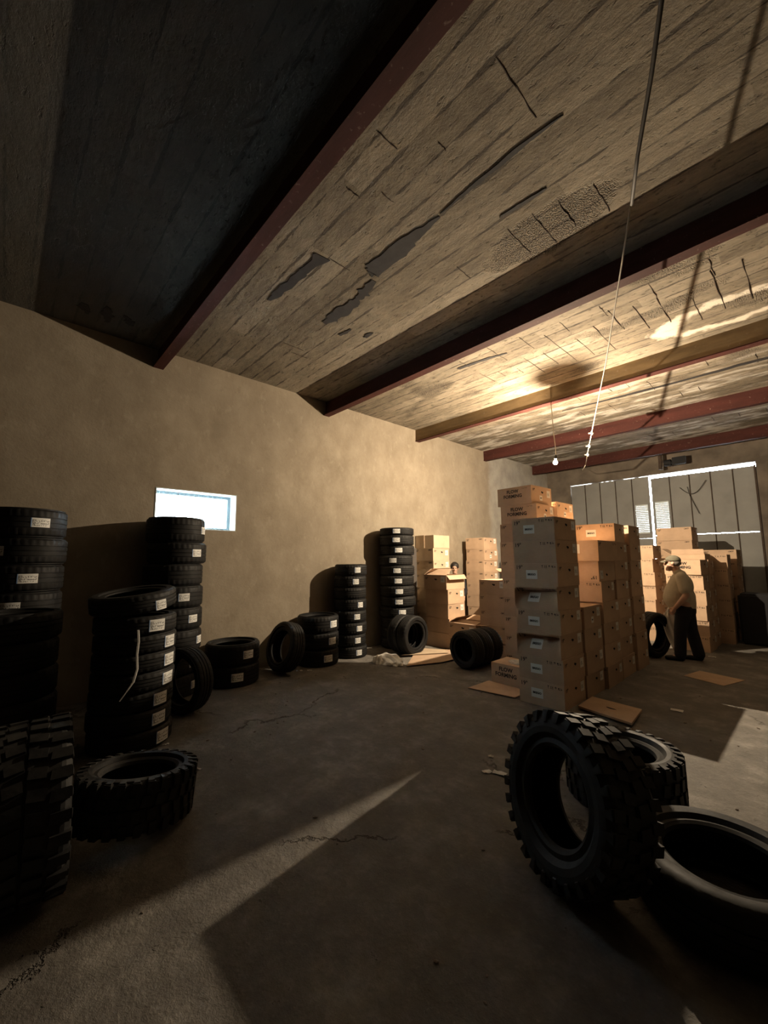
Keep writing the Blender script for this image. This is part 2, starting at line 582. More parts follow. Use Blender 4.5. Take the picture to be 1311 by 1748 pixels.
bm = bmesh.new()
n = 15
for i in range(n):
    y = -hy + .09 + (2 * hy - .18) * i / (n - 1)
    add_tube(bm, [(-T + .10, y, t), (-T + .10, y, hz - t)], 0.004, 6)
link('window_grille', bm_mesh('window_grille', bm), M['bars'], win)
bm = bmesh.new()
add_box(bm, fx0 + .02, fx0 + .025, -hy + t + .04, hy - t - .04, t + .035, hz - t - .035)
link('window_pane', bm_mesh('window_pane', bm), M['glass'], win)

# steel roof beams: I sections under the slab
BZ = 4.19
for k, yc in enumerate((1.35, 4.10, 6.54, 9.20, 11.86, -1.35, -4.0, -6.65, -9.3)):
    bm = bmesh.new()
    x0, x1 = WX - 0.02, XR
    add_box(bm, x0, x1, yc - .062, yc + .062, BZ, BZ + .016)
    add_box(bm, x0, x1, yc - .008, yc + .008, BZ + .016, ZC)
    if 2 <= k < 5:
        # mortar or channel web flush with the near lip
        add_box(bm, x0, x1, yc - .055, yc - .008, BZ + .016, ZC)
    me = bm_mesh('roof_beam', bm)
    me.materials.append(M['redox'])
    me.materials.append(M['olive'])
    if k == 2:
        for p in me.polygons:
            if p.center.z > BZ + .014:
                p.material_index = 1
    o = struct(link('trim_%d' % (k + 1), me))

# torn tar paper and spalled spots on the slab
def blob(bm, pts_w, z=ZC, th=0.007, seed=0):
    """pts_w: list of (x, y, halfwidth) along the strip"""
    rnd = random.Random(seed)
    up, dn = [], []
    P = []
    for i in range(len(pts_w) - 1):
        a, b = pts_w[i], pts_w[i + 1]
        for k in range(5):
            f = k / 5
            P.append(tuple(a[j] + (b[j] - a[j]) * f for j in range(3)))
    P.append(pts_w[-1])
    for (x, y, w) in P:
        up.append((x + rnd.uniform(-.02, .02), y + w * rnd.uniform(.6, 1.15)))
        dn.append((x + rnd.uniform(-.02, .02), y - w * rnd.uniform(.6, 1.15)))
    n = len(P)
    T1 = [bm.verts.new((x, y, z - th)) for x, y in up]
    T2 = [bm.verts.new((x, y, z - th)) for x, y in dn]
    S1 = [bm.verts.new((x, y, z + .002)) for x, y in up]
    S2 = [bm.verts.new((x, y, z + .002)) for x, y in dn]
    for i in range(n - 1):
        bm.faces.new((T1[i], T1[i + 1], T2[i + 1], T2[i]))
        bm.faces.new((S1[i + 1], S1[i], S2[i], S2[i + 1]))
        bm.faces.new((T1[i], S1[i], S1[i + 1], T1[i + 1]))
        bm.faces.new((T2[i + 1], S2[i + 1], S2[i], T2[i]))
    bm.faces.new((T1[0], T2[0], S2[0], S1[0]))
    bm.faces.new((T1[-1], S1[-1], S2[-1], T2[-1]))
strips = [
    [(-3.92, 1.93, .02), (-3.75, 1.95, .05), (-3.35, 1.97, .055), (-3.2, 1.98, .045), (-2.98, 1.99, .08)],
    [(-2.86, 2.50, .02), (-2.80, 2.46, .12), (-2.45, 2.46, .105), (-2.2, 2.46, .06), (-1.95, 2.46, .012)], [(-1.9, 2.44, .004), (-1.6, 2.43, .022), (-1.2, 2.42, .018), (-.9, 2.43, .004)],
    [(-3.86, 2.64, .03), (-3.7, 2.65, .09), (-3.35, 2.66, .08), (-3.25, 2.64, .03), (-3.12, 2.62, .075), (-2.9, 2.58, .03)],
    [(-3.95, 2.93, .02), (-3.85, 2.95, .03), (-3.75, 2.95, .01)],
    [(-3.78, 3.20, .02), (-3.72, 3.2, .04), (-3.64, 3.2, .015)],
    [(-3.5, 4.80, .03), (-3.3, 4.82, .035), (-3.0, 4.86, .03), (-2.76, 4.92, .02)],
    [(-3.2, 7.72, .01), (-2.4, 7.78, .035), (-1.9, 7.8, .05), (-1.2, 7.82, .03), (-.6, 7.8, .055), (0.2, 7.84, .03)],
    [(-5.55, .50, .02), (-5.44, .47, .07), (-5.36, .45, .03)],
    [(-5.6, .70, .02), (-5.42, .68, .07), (-5.25, .66, .03)],
    [(-5.5, .92, .03), (-5.42, .90, .06), (-5.3, .84, .03)],
    [(-1.6, 2.83, .01), (-1.4, 2.85, .02), (-1.2, 2.86, .005)],
]
for i, s in enumerate(strips):
    bm = bmesh.new()
    blob(bm, s, seed=i)
    link('torn_tar_paper', bm_mesh('torn_tar_paper', bm), M['tar'], ceiling)
# rust-dark bars and cracks running across the boards
bm = bmesh.new()
rnd = random.Random(3)
bars = [(-1.02, 1.85, 2.32), (-1.78, 1.62, 1.80), (-1.55, 1.98, 2.06), (-2.25, 1.72, 1.86), (-2.1, 1.95, 2.08),
        (-2.95, 2.05, 2.3), (-2.2, 3.05, 3.28), (-1.62, 3.0, 3.4), (-1.4, 3.0, 3.45), (-1.2, 3.05, 3.4), (-4.6, 2.5, 2.8), (-4.75, 2.7, 2.95),
        (-0.95, 3.1, 3.45)]
for i in range(15):
    x = -3.35 + i * 0.235
    bars.append((x + rnd.uniform(-.03, .03), 5.15 + rnd.uniform(-.3, .3), 5.75 + rnd.uniform(-.35, .2)))
    if i % 2 == 0:
        bars.append((x + rnd.uniform(-.03, .03), 4.55 + rnd.uniform(-.1, .2), 4.95 + rnd.uniform(-.1, .3)))
for i in range(12):
    x = -3.0 + i * 0.26
    y = rnd.uniform(7.0, 8.3)
    bars.append((x, y, y + rnd.uniform(.15, .5)))
for i in range(8):
    x = -2.5 + i * .4
    y = rnd.uniform(9.6, 11)
    bars.append((x, y, y + rnd.uniform(.15, .4)))
for x, a, b in bars:
    pts = []
    k = 6
    for j in range(k + 1):
        pts.append((x + rnd.uniform(-.006, .006), a + (b - a) * j / k, ZC - .001 + rnd.uniform(-.003, .002)))
    add_tube(bm, pts, [rnd.uniform(.002, .0055) for _ in pts], 5)
link('exposed_rebar', bm_mesh('exposed_rebar', bm), M['rust'], ceiling)

# ------------------------------------------------------------------ the gate in the far wall
def panel_leaf(name, x0, x1, zt, zsplit, louvre):
    root = struct(empty(name, ((x0 + x1) / 2, YB + .06, 0)))
    cx = (x0 + x1) / 2
    lx0, lx1, lz0, lz1 = louvre
    n = 5
    w = (x1 - x0) / n
    xs = [x0 + w * i for i in range(n + 1)]
    bm = bmesh.new()
    def strip(a, b, z0, z1):
        # split strips around the louvre opening
        if b <= lx0 or a >= lx1 or z1 <= lz0 or z0 >= lz1:
            add_box(bm, a - cx + .004, b - cx - .004, -.012, .012, z0, z1)
        else:
            if a < lx0 - .01:
                add_box(bm, a - cx + .004, lx0 - cx, -.012, .012, z0, z1)
            if b > lx1 + .01:
                add_box(bm, lx1 - cx, b - cx - .004, -.012, .012, z0, z1)
            aa, bb = max(a, lx0), min(b, lx1)
            add_box(bm, aa - cx, bb - cx, -.012, .012, z0, lz0)
            add_box(bm, aa - cx, bb - cx, -.012, .012, lz1, z1)
    for i in range(n):
        strip(xs[i], xs[i + 1], 0.004, zsplit[0])
        strip(xs[i], xs[i + 1], zsplit[1], zt)
    link('sheet_panel', bm_mesh('sheet_panel', bm), M['door'], root)
    bm = bmesh.new()
    for i in range(1, n):
        for (a, b) in ((0.02, zsplit[0]), (zsplit[1], zt)):
            if lx0 - .02 < xs[i] < lx1 + .02:
                add_box(bm, xs[i] - cx - .011, xs[i] - cx + .011, -.03, -.0125, a, lz0)
                if b > lz1:
                    add_box(bm, xs[i] - cx - .011, xs[i] - cx + .011, -.03, -.0125, lz1, b)
            else:
                add_box(bm, xs[i] - cx - .011, xs[i] - cx + .011, -.03, -.0125, a, b)
    link('seam_rib', bm_mesh('seam_rib', bm), M['doorframe'], root)
    # louvre: frame, slats
    lf = bmesh.new()
    f = .022
    add_box(lf, lx0 - cx - f, lx0 - cx, -.035, .02, lz0 - f, lz1 + f)
    add_box(lf, lx1 - cx, lx1 - cx + f, -.035, .02, lz0 - f, lz1 + f)
    add_box(lf, lx0 - cx, lx1 - cx, -.035, .02, lz0 - f, lz0)
    add_box(lf, lx0 - cx, lx1 - cx, -.035, .02, lz1, lz1 + f)
    lo = link('louvre_frame', bm_mesh('louvre_frame', lf), M['door'], root)
    ls = bmesh.new()
    ns = 16
    for i in range(ns):
        z = lz0 + (lz1 - lz0) * (i + .5) / ns
        v = add_box(ls, lx0 - cx, lx1 - cx, -.004, .004, z - (lz1 - lz0) / ns * .487, z + (lz1 - lz0) / ns * .487)
    link('louvre_slats', bm_mesh('louvre_slats', ls), M['reveal'], lo)
    return root
gl = panel_leaf('door_1', -5.197, -3.095, 3.842, (2.14, 2.142), (-3.47, -3.16, 2.28, 3.08))
gr = panel_leaf('door_2', -3.055, -0.902, 3.77, (2.20, 2.217), (-3.0, -2.68, 2.36, 3.12))
bm = bmesh.new()
# lintel strip casting the double slit, hinge post, bars and blocks added against daylight
add_box(bm, -.94, -.905, -.05, .0, 0, 3.78)
add_box(bm, -2.75, -1.35, -.03, .0, 3.785, 3.805)
add_box(bm, -.97, -.90, .07, .09, 0, 3.74)  # added bar behind the right jamb gap, blocks leaking daylight
add_box(bm, -5.20, -5.13, .07, .09, 0, 3.55)  # added bar blocks the left gap, leaving its top bright
for a, b in ((-4.6, -4.32), (-4.27, -4.2), (-4.12, -4.05), (-4.0, -3.72), (-3.45, -3.34)):  # added blocks cut the bright slit into dashes
    add_box(bm, a, b, .07, .085, 3.80, 3.86)
o = struct(link('door_frame_and_light_stops', bm_mesh('door_frame_and_light_stops', bm), M['doorframe'], None, (0, YB + .02, 0)))

# hoist motor over the gate
mo = empty('hoist_motor', (-2.50, 12.35, 4.19))
bm = bmesh.new()
add_tube(bm, [(-.18, 0, .26), (-.18, 0, -.02), (-.18, -.02, -.30)], .045, 10)
add_tube(bm, [(-.18, 0, -.06), (-.06, 0, -.12), (.02, 0, -.10)], .03, 8)
link('mount', bm_mesh('mount', bm), M['doorframe'], mo)
bm = bmesh.new()
add_tube(bm, [(-.10, 0, -.15), (.05, 0, -.15)], .085, 16)
add_tube(bm, [(.05, 0, -.15), (.07, 0, -.15)], .05, 12)
link('motor_body', bm_mesh('motor_body', bm), M['black'], mo)
bm = bmesh.new()
add_box(bm, .07, .36, -.03, .03, -.22, -.03)
bmesh.ops.bevel(bm, geom=list(bm.edges), offset=.01, segments=2, affect='EDGES')
link('gear_case', bm_mesh('gear_case', bm), M['black'], mo)
tag(mo, 'dark motor unit hanging from the ceiling just above the steel gate', 'motor')

# drooping black cable on the gate
bm = bmesh.new()
pts = []
for i in range(15):
    f = i / 14
    pts.append((-1.85 + -.55 * f, 12.78, 3.55 - 0.25 * sin(pi * f) - .12 * f))
add_tube(bm, pts, .008, 6)
pts = [(-2.24, 12.78, 3.43), (-2.2, 12.77, 3.2), (-2.12, 12.78, 2.95), (-2.04, 12.77, 2.72)]
add_tube(bm, pts, .007, 6)
tag(link('loose_cable', bm_mesh('loose_cable', bm, True), M['wire']), 'thin dark cable drooping across the upper right leaf of the gate', 'cable')

# ------------------------------------------------------------------ hanging bulb
tilt = Vector((0, 0, 1)).rotation_difference(Vector((.24, -.17, 1.32)).normalized())
lamp = empty('hanging_bulb', BULB, tilt.to_euler())
bm = bmesh.new()
bmesh.ops.create_icosphere(bm, subdivisions=3, radius=BULB_R)
for v in bm.verts:
    if v.co.z > 0:
        v.co.x *= 1 - .35 * (v.co.z / BULB_R) ** 2
        v.co.y *= 1 - .35 * (v.co.z / BULB_R) ** 2
        v.co.z *= 1.45
link('glass_bulb', bm_mesh('glass_bulb', bm, True), M['bulbglass'], lamp)
bm = bmesh.new()
bmesh.ops.create_icosphere(bm, subdivisions=2, radius=FIL_R)
link('filament', bm_mesh('filament', bm, True), M['bulb'], lamp)
bm = bmesh.new()
add_lathe(bm, [(0, .125), (.008, .125), (.014, .11), (.022, .098), (.0238, .070), (.023, .060), (.018, .056), (0, .056)], 24)
link('socket', bm_mesh('socket', bm, True), M['socket'], lamp)
bm = bmesh.new()
hk = tilt.inverted() @ (Vector((-2.875, 6.50, 4.19)) - Vector(BULB))
pts = []
for i in range(13):
    f = i / 12
    p = Vector((0, 0, .122)).lerp(hk, f)
    p.x += .006 * sin(9 * f) * (1 - f)
    pts.append(p)
add_tube(bm, pts, .006, 6)
link('cable', bm_mesh('cable', bm, True), M['cable'], lamp)
bm = bmesh.new()
add_tube(bm, [hk + Vector((0, 0, .0)), hk + Vector((0, 0, -.03)), hk + Vector((.02, 0, -.04)), hk + Vector((.03, 0, -.02))], .004, 6)
link('ceiling_hook', bm_mesh('ceiling_hook', bm), M['rust'], lamp)
tag(lamp, 'single glowing bare bulb hanging on a thin cable from the ceiling', 'lamp')

# long loose wire under the ceiling
bm = bmesh.new()
kn = [(0.15, 0.75, 4.43), (-0.06, 1.35, 4.16), (-0.27, 1.93, 4.03), (-0.38, 2.21, 4.02), (-0.55, 2.6, 3.985), (-0.67, 2.9, 3.95)]
rn = random.Random(5)
add_tube(bm, [Vector(k) + Vector((rn.uniform(-.004, .004), 0, 0)) for k in kn], .011, 8)
slack = link('slack_wire', bm_mesh('slack_wire', bm, True), M['wire'])
bm = bmesh.new()
k2 = [(-0.66, 2.88, 3.97), (-0.88, 3.4, 3.91), (-1.16, 4.05, 3.84), (-1.47, 4.78, 3.78), (-1.87, 5.65, 3.67), (-2.31, 6.62, 3.56), (-2.62, 7.3, 3.48), (-2.95, 8.03, 3.38)]
add_tube(bm, k2, .0065, 6)
add_tube(bm, [(-2.95, 8.03, 3.38), (-3.6, 9.6, 3.62), (-4.45, 11.80, 4.20)], .004, 5)
for (x, y, z) in ((-2.31, 6.62, 3.56), (-2.55, 7.14, 3.50), (-2.72, 7.52, 3.45)):
    add_tube(bm, [(x - .05, y + .02, z + .01), (x + .03, y - .02, z - .01)], .010, 6)
    add_tube(bm, [(x, y, z + .03), (x + .01, y, z - .03)], .012, 6)
link('frayed_end', bm_mesh('frayed_end', bm, True), M['cable'], slack)
tag(slack, 'long knotted wire strung slanting under the ceiling from top of photo to behind bulb', 'wire')

# ------------------------------------------------------------------ tires
def tire_profile(R, w, rin, grooves=3, side=0.02):
    """closed (r, z) loop, z 0..w"""
    h = w / 2
    P = []
    tw = h * 0.80
    P.append((rin, h - h * .38))                      # inner bead, upper side is built by mirroring
    P.append((rin + .012, h - h * .18))
    out = [(rin, h * .62), (rin + .006, h * .76), (rin + .022, h * .84), (rin + .045, h * .80),
           (rin + (R - rin) * .42, h * .97), (rin + (R - rin) * .60, h * 1.0), (rin + (R - rin) * .80, h * .97),
           (R - .020, h * .90), (R - .007, h * .84), (R - .001, h * .74)]
    tread = []
    gw = .008
    gs = [(-.5 + (i + 1) / (grooves + 1)) * 2 * tw * .9 for i in range(grooves)]
    gs = sorted(gs, reverse=True)
    for g in gs:
        tread += [(R, g + gw / 2 + .001), (R - .008, g + gw / 2 - .001), (R - .008, g - gw / 2 + .001), (R, g - gw / 2 - .001)]
    outer_low = [(r, -z) for (r, z) in reversed(out)]
    inner = [(rin + .006, -h * .58), (R - .022, -h * .72), (R - .016, 0), (R - .022, h * .72), (rin + .006, h * .58)]
    loop = out + tread + outer_low + inner
    return [(r, z + h) for r, z in loop], len(out)

TIRES = {}
def tire_mesh(R, w, rin, kind='road', seg=72):
    key = (round(R, 3), round(w, 3), round(rin, 3), kind)
    if key in TIRES:
        return TIRES[key]
    bm = bmesh.new()
    if kind == 'road':
        prof, no = tire_profile(R, w, rin)
        rings = add_lathe(bm, prof, seg * 2, closed=True)
        # sipes: shoulder vertices alternate
        for idx, (r, z) in enumerate(prof):
            if r > R - .010 and r <= R + .001 and (z > w * .78 or z < w * .22):
                for k, v in enumerate(rings[idx]):
                    if k % 4 == 0:
                        f = (r - .007) / r
                        v.co.x *= f
                        v.co.y *= f
    else:
        prof, no = tire_profile(R - .014, w, rin, grooves=1)
        add_lathe(bm, prof, seg, closed=True)
        nl = 28
        h = w / 2
        for s in (-1, 1):
            for i in range(nl):
                a0 = 2 * pi * (i + (.5 if s > 0 else 0)) / nl
                # centre block, skewed
                def P(r, a, z):
                    return (r * cos(a), r * sin(a), z + h)
                def block(pts_in, r0, r1):
                    lo = [bm.verts.new(P(r0, a, z)) for a, z in pts_in]
                    hi = [bm.verts.new(P(r1, a, z)) for a, z in pts_in]
                    bm.faces.new(hi)
                    bm.faces.new(list(reversed(lo)))
                    m_ = len(lo)
                    for j in range(m_):
                        bm.faces.new((lo[j], lo[(j + 1) % m_], hi[(j + 1) % m_], hi[j]))
                d = 2 * pi / nl
                q = [(a0 - d * .30, s * h * .06), (a0 + d * .22, s * h * .03), (a0 + d * .34, s * h * .42), (a0 - d * .18, s * h * .46)]
                if s < 0:
                    q.reverse()
                block(q, R - .02, R)
                # shoulder lug that wraps over the edge
                ext = 1.0 if i % 2 else .9
                q2 = [(a0 + d * .02, s * h * .54), (a0 + d * .52, s * h * .50), (a0 + d * .56, s * h * .93), (a0 + d * .02, s * h * .96)]
                if s < 0:
                    q2.reverse()
                block(q2, R - .03, R - .001)
                # side biter on the sidewall
                zo = s * h * .93
                zi = s * h * 1.02
                a1, a2 = a0 + d * .04, a0 + d * .50
                rr0, rr1 = R - .060 * ext - .01, R - .008
                vv = [bm.verts.new(P(rr, a, z)) for (rr, a, z) in
                      ((rr0, a1 + .02, s * h * .95), (rr0, a2 - .02, s * h * .95), (rr1, a2, zo), (rr1, a1, zo),
                       (rr0 + .01, a1 + .02, zi), (rr0 + .01, a2 - .02, zi), (rr1, a2, zi * .97), (rr1, a1, zi * .97))]
                fs = ((4, 5, 6, 7), (0, 3, 2, 1), (0, 1, 5, 4), (1, 2, 6, 5), (2, 3, 7, 6), (3, 0, 4, 7))
                for f in fs:
                    bm.faces.new([vv[j] for j in f])
    bmesh.ops.recalc_face_normals(bm, faces=list(bm.faces))
    me = bm_mesh('tire', bm, kind == 'road')
    me.materials.append(M['mud'] if kind == 'mud' else M['rubber'])
    if kind == 'road':
        try:
            me.set_sharp_from_angle(angle=radians(38))
        except Exception:
            pass
    TIRES[key] = me
    return me

LABS = {}
def label_mesh(R, zc, hgt, arc):
    key = (round(R, 3), round(zc, 3), round(hgt, 3), round(arc, 3))
    if key in LABS:
        return LABS[key]
    bm = bmesh.new()
    uvl = bm.loops.layers.uv.new('UVMap')
    n = 10
    lo, hi = [], []
    for i in range(n + 1):
        a = -arc / 2 + arc * i / n
        r = R + .0025
        lo.append(bm.verts.new((r * cos(a), r * sin(a), zc - hgt / 2)))
        hi.append(bm.verts.new((r * cos(a), r * sin(a), zc + hgt / 2)))
    for i in range(n):
        f = bm.faces.new((lo[i], lo[i + 1], hi[i + 1], hi[i]))
        for lp, uvv in zip(f.loops, ((i / n, 0), ((i + 1) / n, 0), ((i + 1) / n, 1), (i / n, 1))):
            lp[uvl].uv = uvv
    me = bm_mesh('paper_label', bm, True)
    me.materials.append(M['sticker'])
    LABS[key] = me
    return me

def tire(R, w, rin, loc, label, group=None, kind='road', rot=None, labs=(), matrix=None):
    """loc: centre of the lower face when lying flat; matrix overrides"""
    me = tire_mesh(R, w, rin, kind)
    o = link('tire', me)
    if matrix is not None:
        o.matrix_world = matrix
    else:
        o.location = loc
        o.rotation_euler = rot or (0, 0, random.uniform(0, .01))
    tag(o, label, 'tire', group)
    for (ang, dz, width, hh) in labs:
        lm = label_mesh(R, w / 2 + dz, hh, width / R)
        link('paper_label', lm, None, o, (0, 0, 0), (0, 0, ang))
    return o

def stack(cx, cy, R, heights, rin, where, group, labs=None, lw=.13, lh=.075, jit=.012, seed=1, z0=0.0, noun='tire', Rs=None):
    rnd = random.Random(seed)
    z = z0
    n = len(heights)
    for i, h in enumerate(heights):
        x = cx + rnd.uniform(-jit, jit)
        y = cy + rnd.uniform(-jit, jit)
        r_ = R if Rs is None else Rs[i]
        L = []
        a = labs.get(i) if labs else None
        if a is not None:
            L.append((radians(a), 0, lw, lh))
        tire(r_, h - .001, rin, (x, y, z), place_word(i, n) + ' tire ' + where, group, labs=L)
        z += h
    return z

# A: eight small tires by the wall
stack(-5.60, 4.42, .275, [.191] * 8, .19, 'in the slim eight-tire stack against the middle of the wall', 'tires of the slim eight-high stack',
      {7: -14, 6: -18, 4: -1, 3: -13, 2: -6, 1: -8, 0: -8}, .105, .085, .008, 2)
# B: the tallest stack beside the boxes
stack(-5.56, 5.52, .325, [.187] * 11 + [.14], .21, 'in the tallest stack, by the boxes against the wall', 'tires of the tallest stack',
      {11: -46, 10: -47, 9: -41, 8: -55, 7: -46, 6: -40, 5: -39, 4: -43, 3: -26}, .135, .08, .022, 5)
# C: three tires
stack(-5.55, 3.74, .322, [.25] * 3, .22, 'in the three-tire stack left of the slim stack', 'tires of the three-high stack',
      {2: 14, 1: 9, 0: -5}, .15, .10, .006, 3)
# D: two tires
stack(-5.52, 2.36, .345, [.262, .268], .235, 'of the pair lying below the window', None,
      {1: 11, 0: -12}, .15, .10, .004, 4)
# E: front stack on the left
zt = stack(-4.38, .95, .33, [.160] * 7, .215, 'in the near left stack whose top tire tilts', 'tires of the near left stack',
      {6: 17, 5: 42, 4: 43, 3: 42, 2: 29, 1: 30, 0: 36}, .14, .10, .012, 6)
me = tire_mesh(.345, .165, .215)
o = link('tire', me)
o.location = (-4.38, .93, zt + .044)
o.rotation_euler = (radians(7), radians(3), 0)
tag(o, 'tilted tire crowning the near left stack, torn paper label hanging from its edge', 'tire')
link('paper_label', label_mesh(.345, .05, .085, .3), None, o, (0, 0, 0), (0, 0, radians(25)))
# F: tall stack under the window
stack(-5.56, 1.60, .335, [.255, .26, .26, .262, .262, .266, .26, .31], .22, 'in the tall stack in front of the bright window', 'tires of the stack at the window',
      {7: 52, 6: 24, 4: 4, 3: 26, 2: 50, 1: 35, 0: 42}, .13, .09, .02, 7)
# G: tall stack at the left border, and the lower stack before it
stack(-5.50, .16, .33, [.262] * 7 + [.29], .23, 'in the tall stack at the left border', 'tires of the tall stack at the left border',
      {7: 17, 6: -44, 5: 5, 4: -14}, .155, .09, .016, 8)
stack(-4.80, .10, .345, [.235, .235, .235, .235, .235], .23, 'in the dark five-tire stack at the left border', 'tires of the dark five-high stack', None, seed=9)

def axis_matrix(center, axis, w, spin=0.0):
    """tire centre at `center`, its axle along `axis`"""
    q = Vector((0, 0, 1)).rotation_difference(Vector(axis).normalized())
    m = Matrix.Translation(Vector(center)) @ q.to_matrix().to_4x4() @ Matrix.Rotation(spin, 4, 'Z') @ Matrix.Translation((0, 0, -w / 2))
    return m

# leaning tires
tire(.345, .225, .22, None, 'dark tire leaning on the three-tire stack, lit tread to the right', matrix=axis_matrix((-5.40, 3.08, .365), (.05, -.955, .24), .225))
tire(.335, .20, .235, None, 'tire standing on edge between the near left stack and the pair', matrix=axis_matrix((-4.78, 1.53, .335), (.36, -.92, .0), .20))
# two tires standing before the tallest stack
tire(.325, .20, .20, None, 'tire standing on edge before the tallest stack, round opening facing the boxes', matrix=axis_matrix((-4.90, 5.22, .325), (1, .05, .0), .20))
tire(.325, .20, .20, None, 'tire standing behind another, half hidden, before the tallest stack', matrix=axis_matrix((-5.105, 5.20, .325), (1, .05, .0), .20))
# row of tires lying on their treads in front of the open boxes
c0 = Vector((-3.74, 5.16, .275))
dd = Vector((.10, .99, 0)).normalized()
for i, nm in enumerate(('front tire of the row standing on edge by the open boxes, opening towards camera',
                        'middle tire of the row standing on edge by the open boxes',
                        'rear tire of the row standing on edge by the open boxes')):
    c = c0 + dd * (.215 * i)
    tire(.272, .205, .165, None, nm, matrix=axis_matrix(c, -dd + Vector((0, 0, .02 * i)), .205))
# tire peeping out behind the tall box pile
tire(.36, .22, .22, None, 'black tire standing upright, peeping out right of the tall box pile', matrix=axis_matrix((-2.03, 7.93, .36), (-.95, .30, .04), .22))

# mud tires
tire(.40, .34, .22, None, 'big dusty off-road tire standing at the lower left border', kind='mud', matrix=axis_matrix((-2.77, .17, .402), (.06, 1, .02), .34))
o = tire(.335, .28, .20, None, 'knobbly off-road tire lying flat at lower left on the floor', kind='mud', matrix=axis_matrix((-3.04, .72, .192), (-.09, .12, 1), .28))
tire(.392, .29, .212, None, 'big knobbly off-road tire standing, leaning at lower right', kind='mud', matrix=axis_matrix((-.99, 2.24, .388), (-.42, -.88, .20), .29, .1))
tire(.385, .25, .235, (-.44, 2.56, 0), 'big tire lying flat at the right border, its rim edge dusty', kind='road')
tire(.36, .33, .20, (-1.07, 3.22, 0), 'black wide tire lying flat behind the leaning off-road tire', kind='mud')

# hanging torn strip on the near left stack
bm = bmesh.new()
pts = [(0.36, -.06, 1.02), (.375, -.055, .93), (.37, -.06, .82), (.365, -.05, .70), (.372, -.075, .60), (.35, -.12, .52), (.345, -.16, .46)]
prev = None
for i, p in enumerate(pts):
    w = .008 if i < 5 else .004
    a = bm.verts.new((p[0], p[1] - w, p[2]))
    b = bm.verts.new((p[0] + .002, p[1] + w, p[2]))
    c = bm.verts.new((p[0] + .004, p[1] - w, p[2]))
    d = bm.verts.new((p[0] + .006, p[1] + w, p[2]))
    if prev:
        bm.faces.new((prev[0], prev[1], b, a))
        bm.faces.new((prev[2], c, d, prev[3]))
        bm.faces.new((prev[0], a, c, prev[2]))
        bm.faces.new((prev[1], prev[3], d, b))
    prev = (a, b, c, d)
tag(link('plastic_strip', bm_mesh('plastic_strip', bm, True), M['film'], None, (-4.38, .95, 0)), 'torn strip of clear film hanging down the near left tire stack', 'wrapping')

# ------------------------------------------------------------------ cardboard boxes
TXT = {}
def text_mesh(body, size, bold=0.0, mat=None):
    key = (body, size, bold)
    if key in TXT:
        return TXT[key]
    c = bpy.data.curves.new('print', 'FONT')
    c.body = body
    c.size = size
    c.align_x = 'CENTER'
    c.align_y = 'CENTER'
    c.offset = bold
    c.extrude = .0004
    c.resolution_u = 2
    o = bpy.data.objects.new('tmp', c)
    COL.objects.link(o)
    dg = bpy.context.evaluated_depsgraph_get()
    me = bpy.data.meshes.new_from_object(o.evaluated_get(dg))
    me.name = 'print'
    bpy.data.objects.remove(o)
    bpy.data.curves.remove(c)
    me.materials.clear()
    me.materials.append(mat or M['ink'])
    TXT[key] = me
    return me

def icons_mesh():
    """row of handling marks: glass, two arrows, umbrella, bars"""
    if 'icons' in TXT:
        return TXT['icons']
    bm = bmesh.new()
    def quad(x0, x1, y0, y1):
        v = [bm.verts.new(p) for p in ((x0, y0, 0), (x1, y0, 0), (x1, y1, 0), (x0, y1, 0))]
        bm.faces.new(v)
    def tri(a, b, c):
        bm.faces.new([bm.verts.new((p[0], p[1], 0)) for p in (a, b, c)])
    # glass
    tri((-.075, .014), (-.055, .014), (-.065, -.002)); quad(-.0665, -.0635, -.012, 0); quad(-.072, -.058, -.014, -.011)
    # arrows
    for x in (-.035, -.018):
        tri((x - .007, .003), (x + .007, .003), (x, .014)); quad(x - .0025, x + .0025, -.012, .003)
    quad(-.045, -.008, -.015, -.0125)
    # umbrella
    tri((.002, .002), (.030, .002), (.016, .015)); quad(.0145, .0175, -.013, .002)
    # hook / stack limit
    quad(.042, .056, -.004, .010); quad(.045, .060, -.013, -.007); quad(.066, .070, -.012, .014); tri((.074, -.010), (.086, -.010), (.080, .012))
    me = bm_mesh('handling_marks', bm)
    me.materials.append(M['ink'])
    TXT['icons'] = me
    return me

def hole_mesh():
    if 'hole' in TXT:
        return TXT['hole']
    bm = bmesh.new()
    n = 16
    vs = []
    for k in range(n):
        a = 2 * pi * k / n
        vs.append(bm.verts.new((.030 * cos(a) * (1 + .1 * sin(3 * a)), .0145 * sin(a) + (.006 if cos(a) < -.3 else 0), 0)))
    bm.faces.new(vs)
    me = bm_mesh('hand_hole', bm)
    me.materials.append(M['hole'])
    TXT['hole'] = me
    return me

def plate_mesh(name, w, h, mat):
    key = ('plate', name, w, h)
    if key in TXT:
        return TXT[key]
    bm = bmesh.new()
    uvl = bm.loops.layers.uv.new('UVMap')
    v = [bm.verts.new(p) for p in ((-w / 2, -h / 2, 0), (w / 2, -h / 2, 0), (w / 2, h / 2, 0), (-w / 2, h / 2, 0))]
    f = bm.faces.new(v)
    for lp, uvv in zip(f.loops, ((0, 0), (1, 0), (1, 1), (0, 1))):
        lp[uvl].uv = uvv
    me = bm_mesh(name, bm)
    me.materials.append(mat)
    TXT[key] = me
    return me

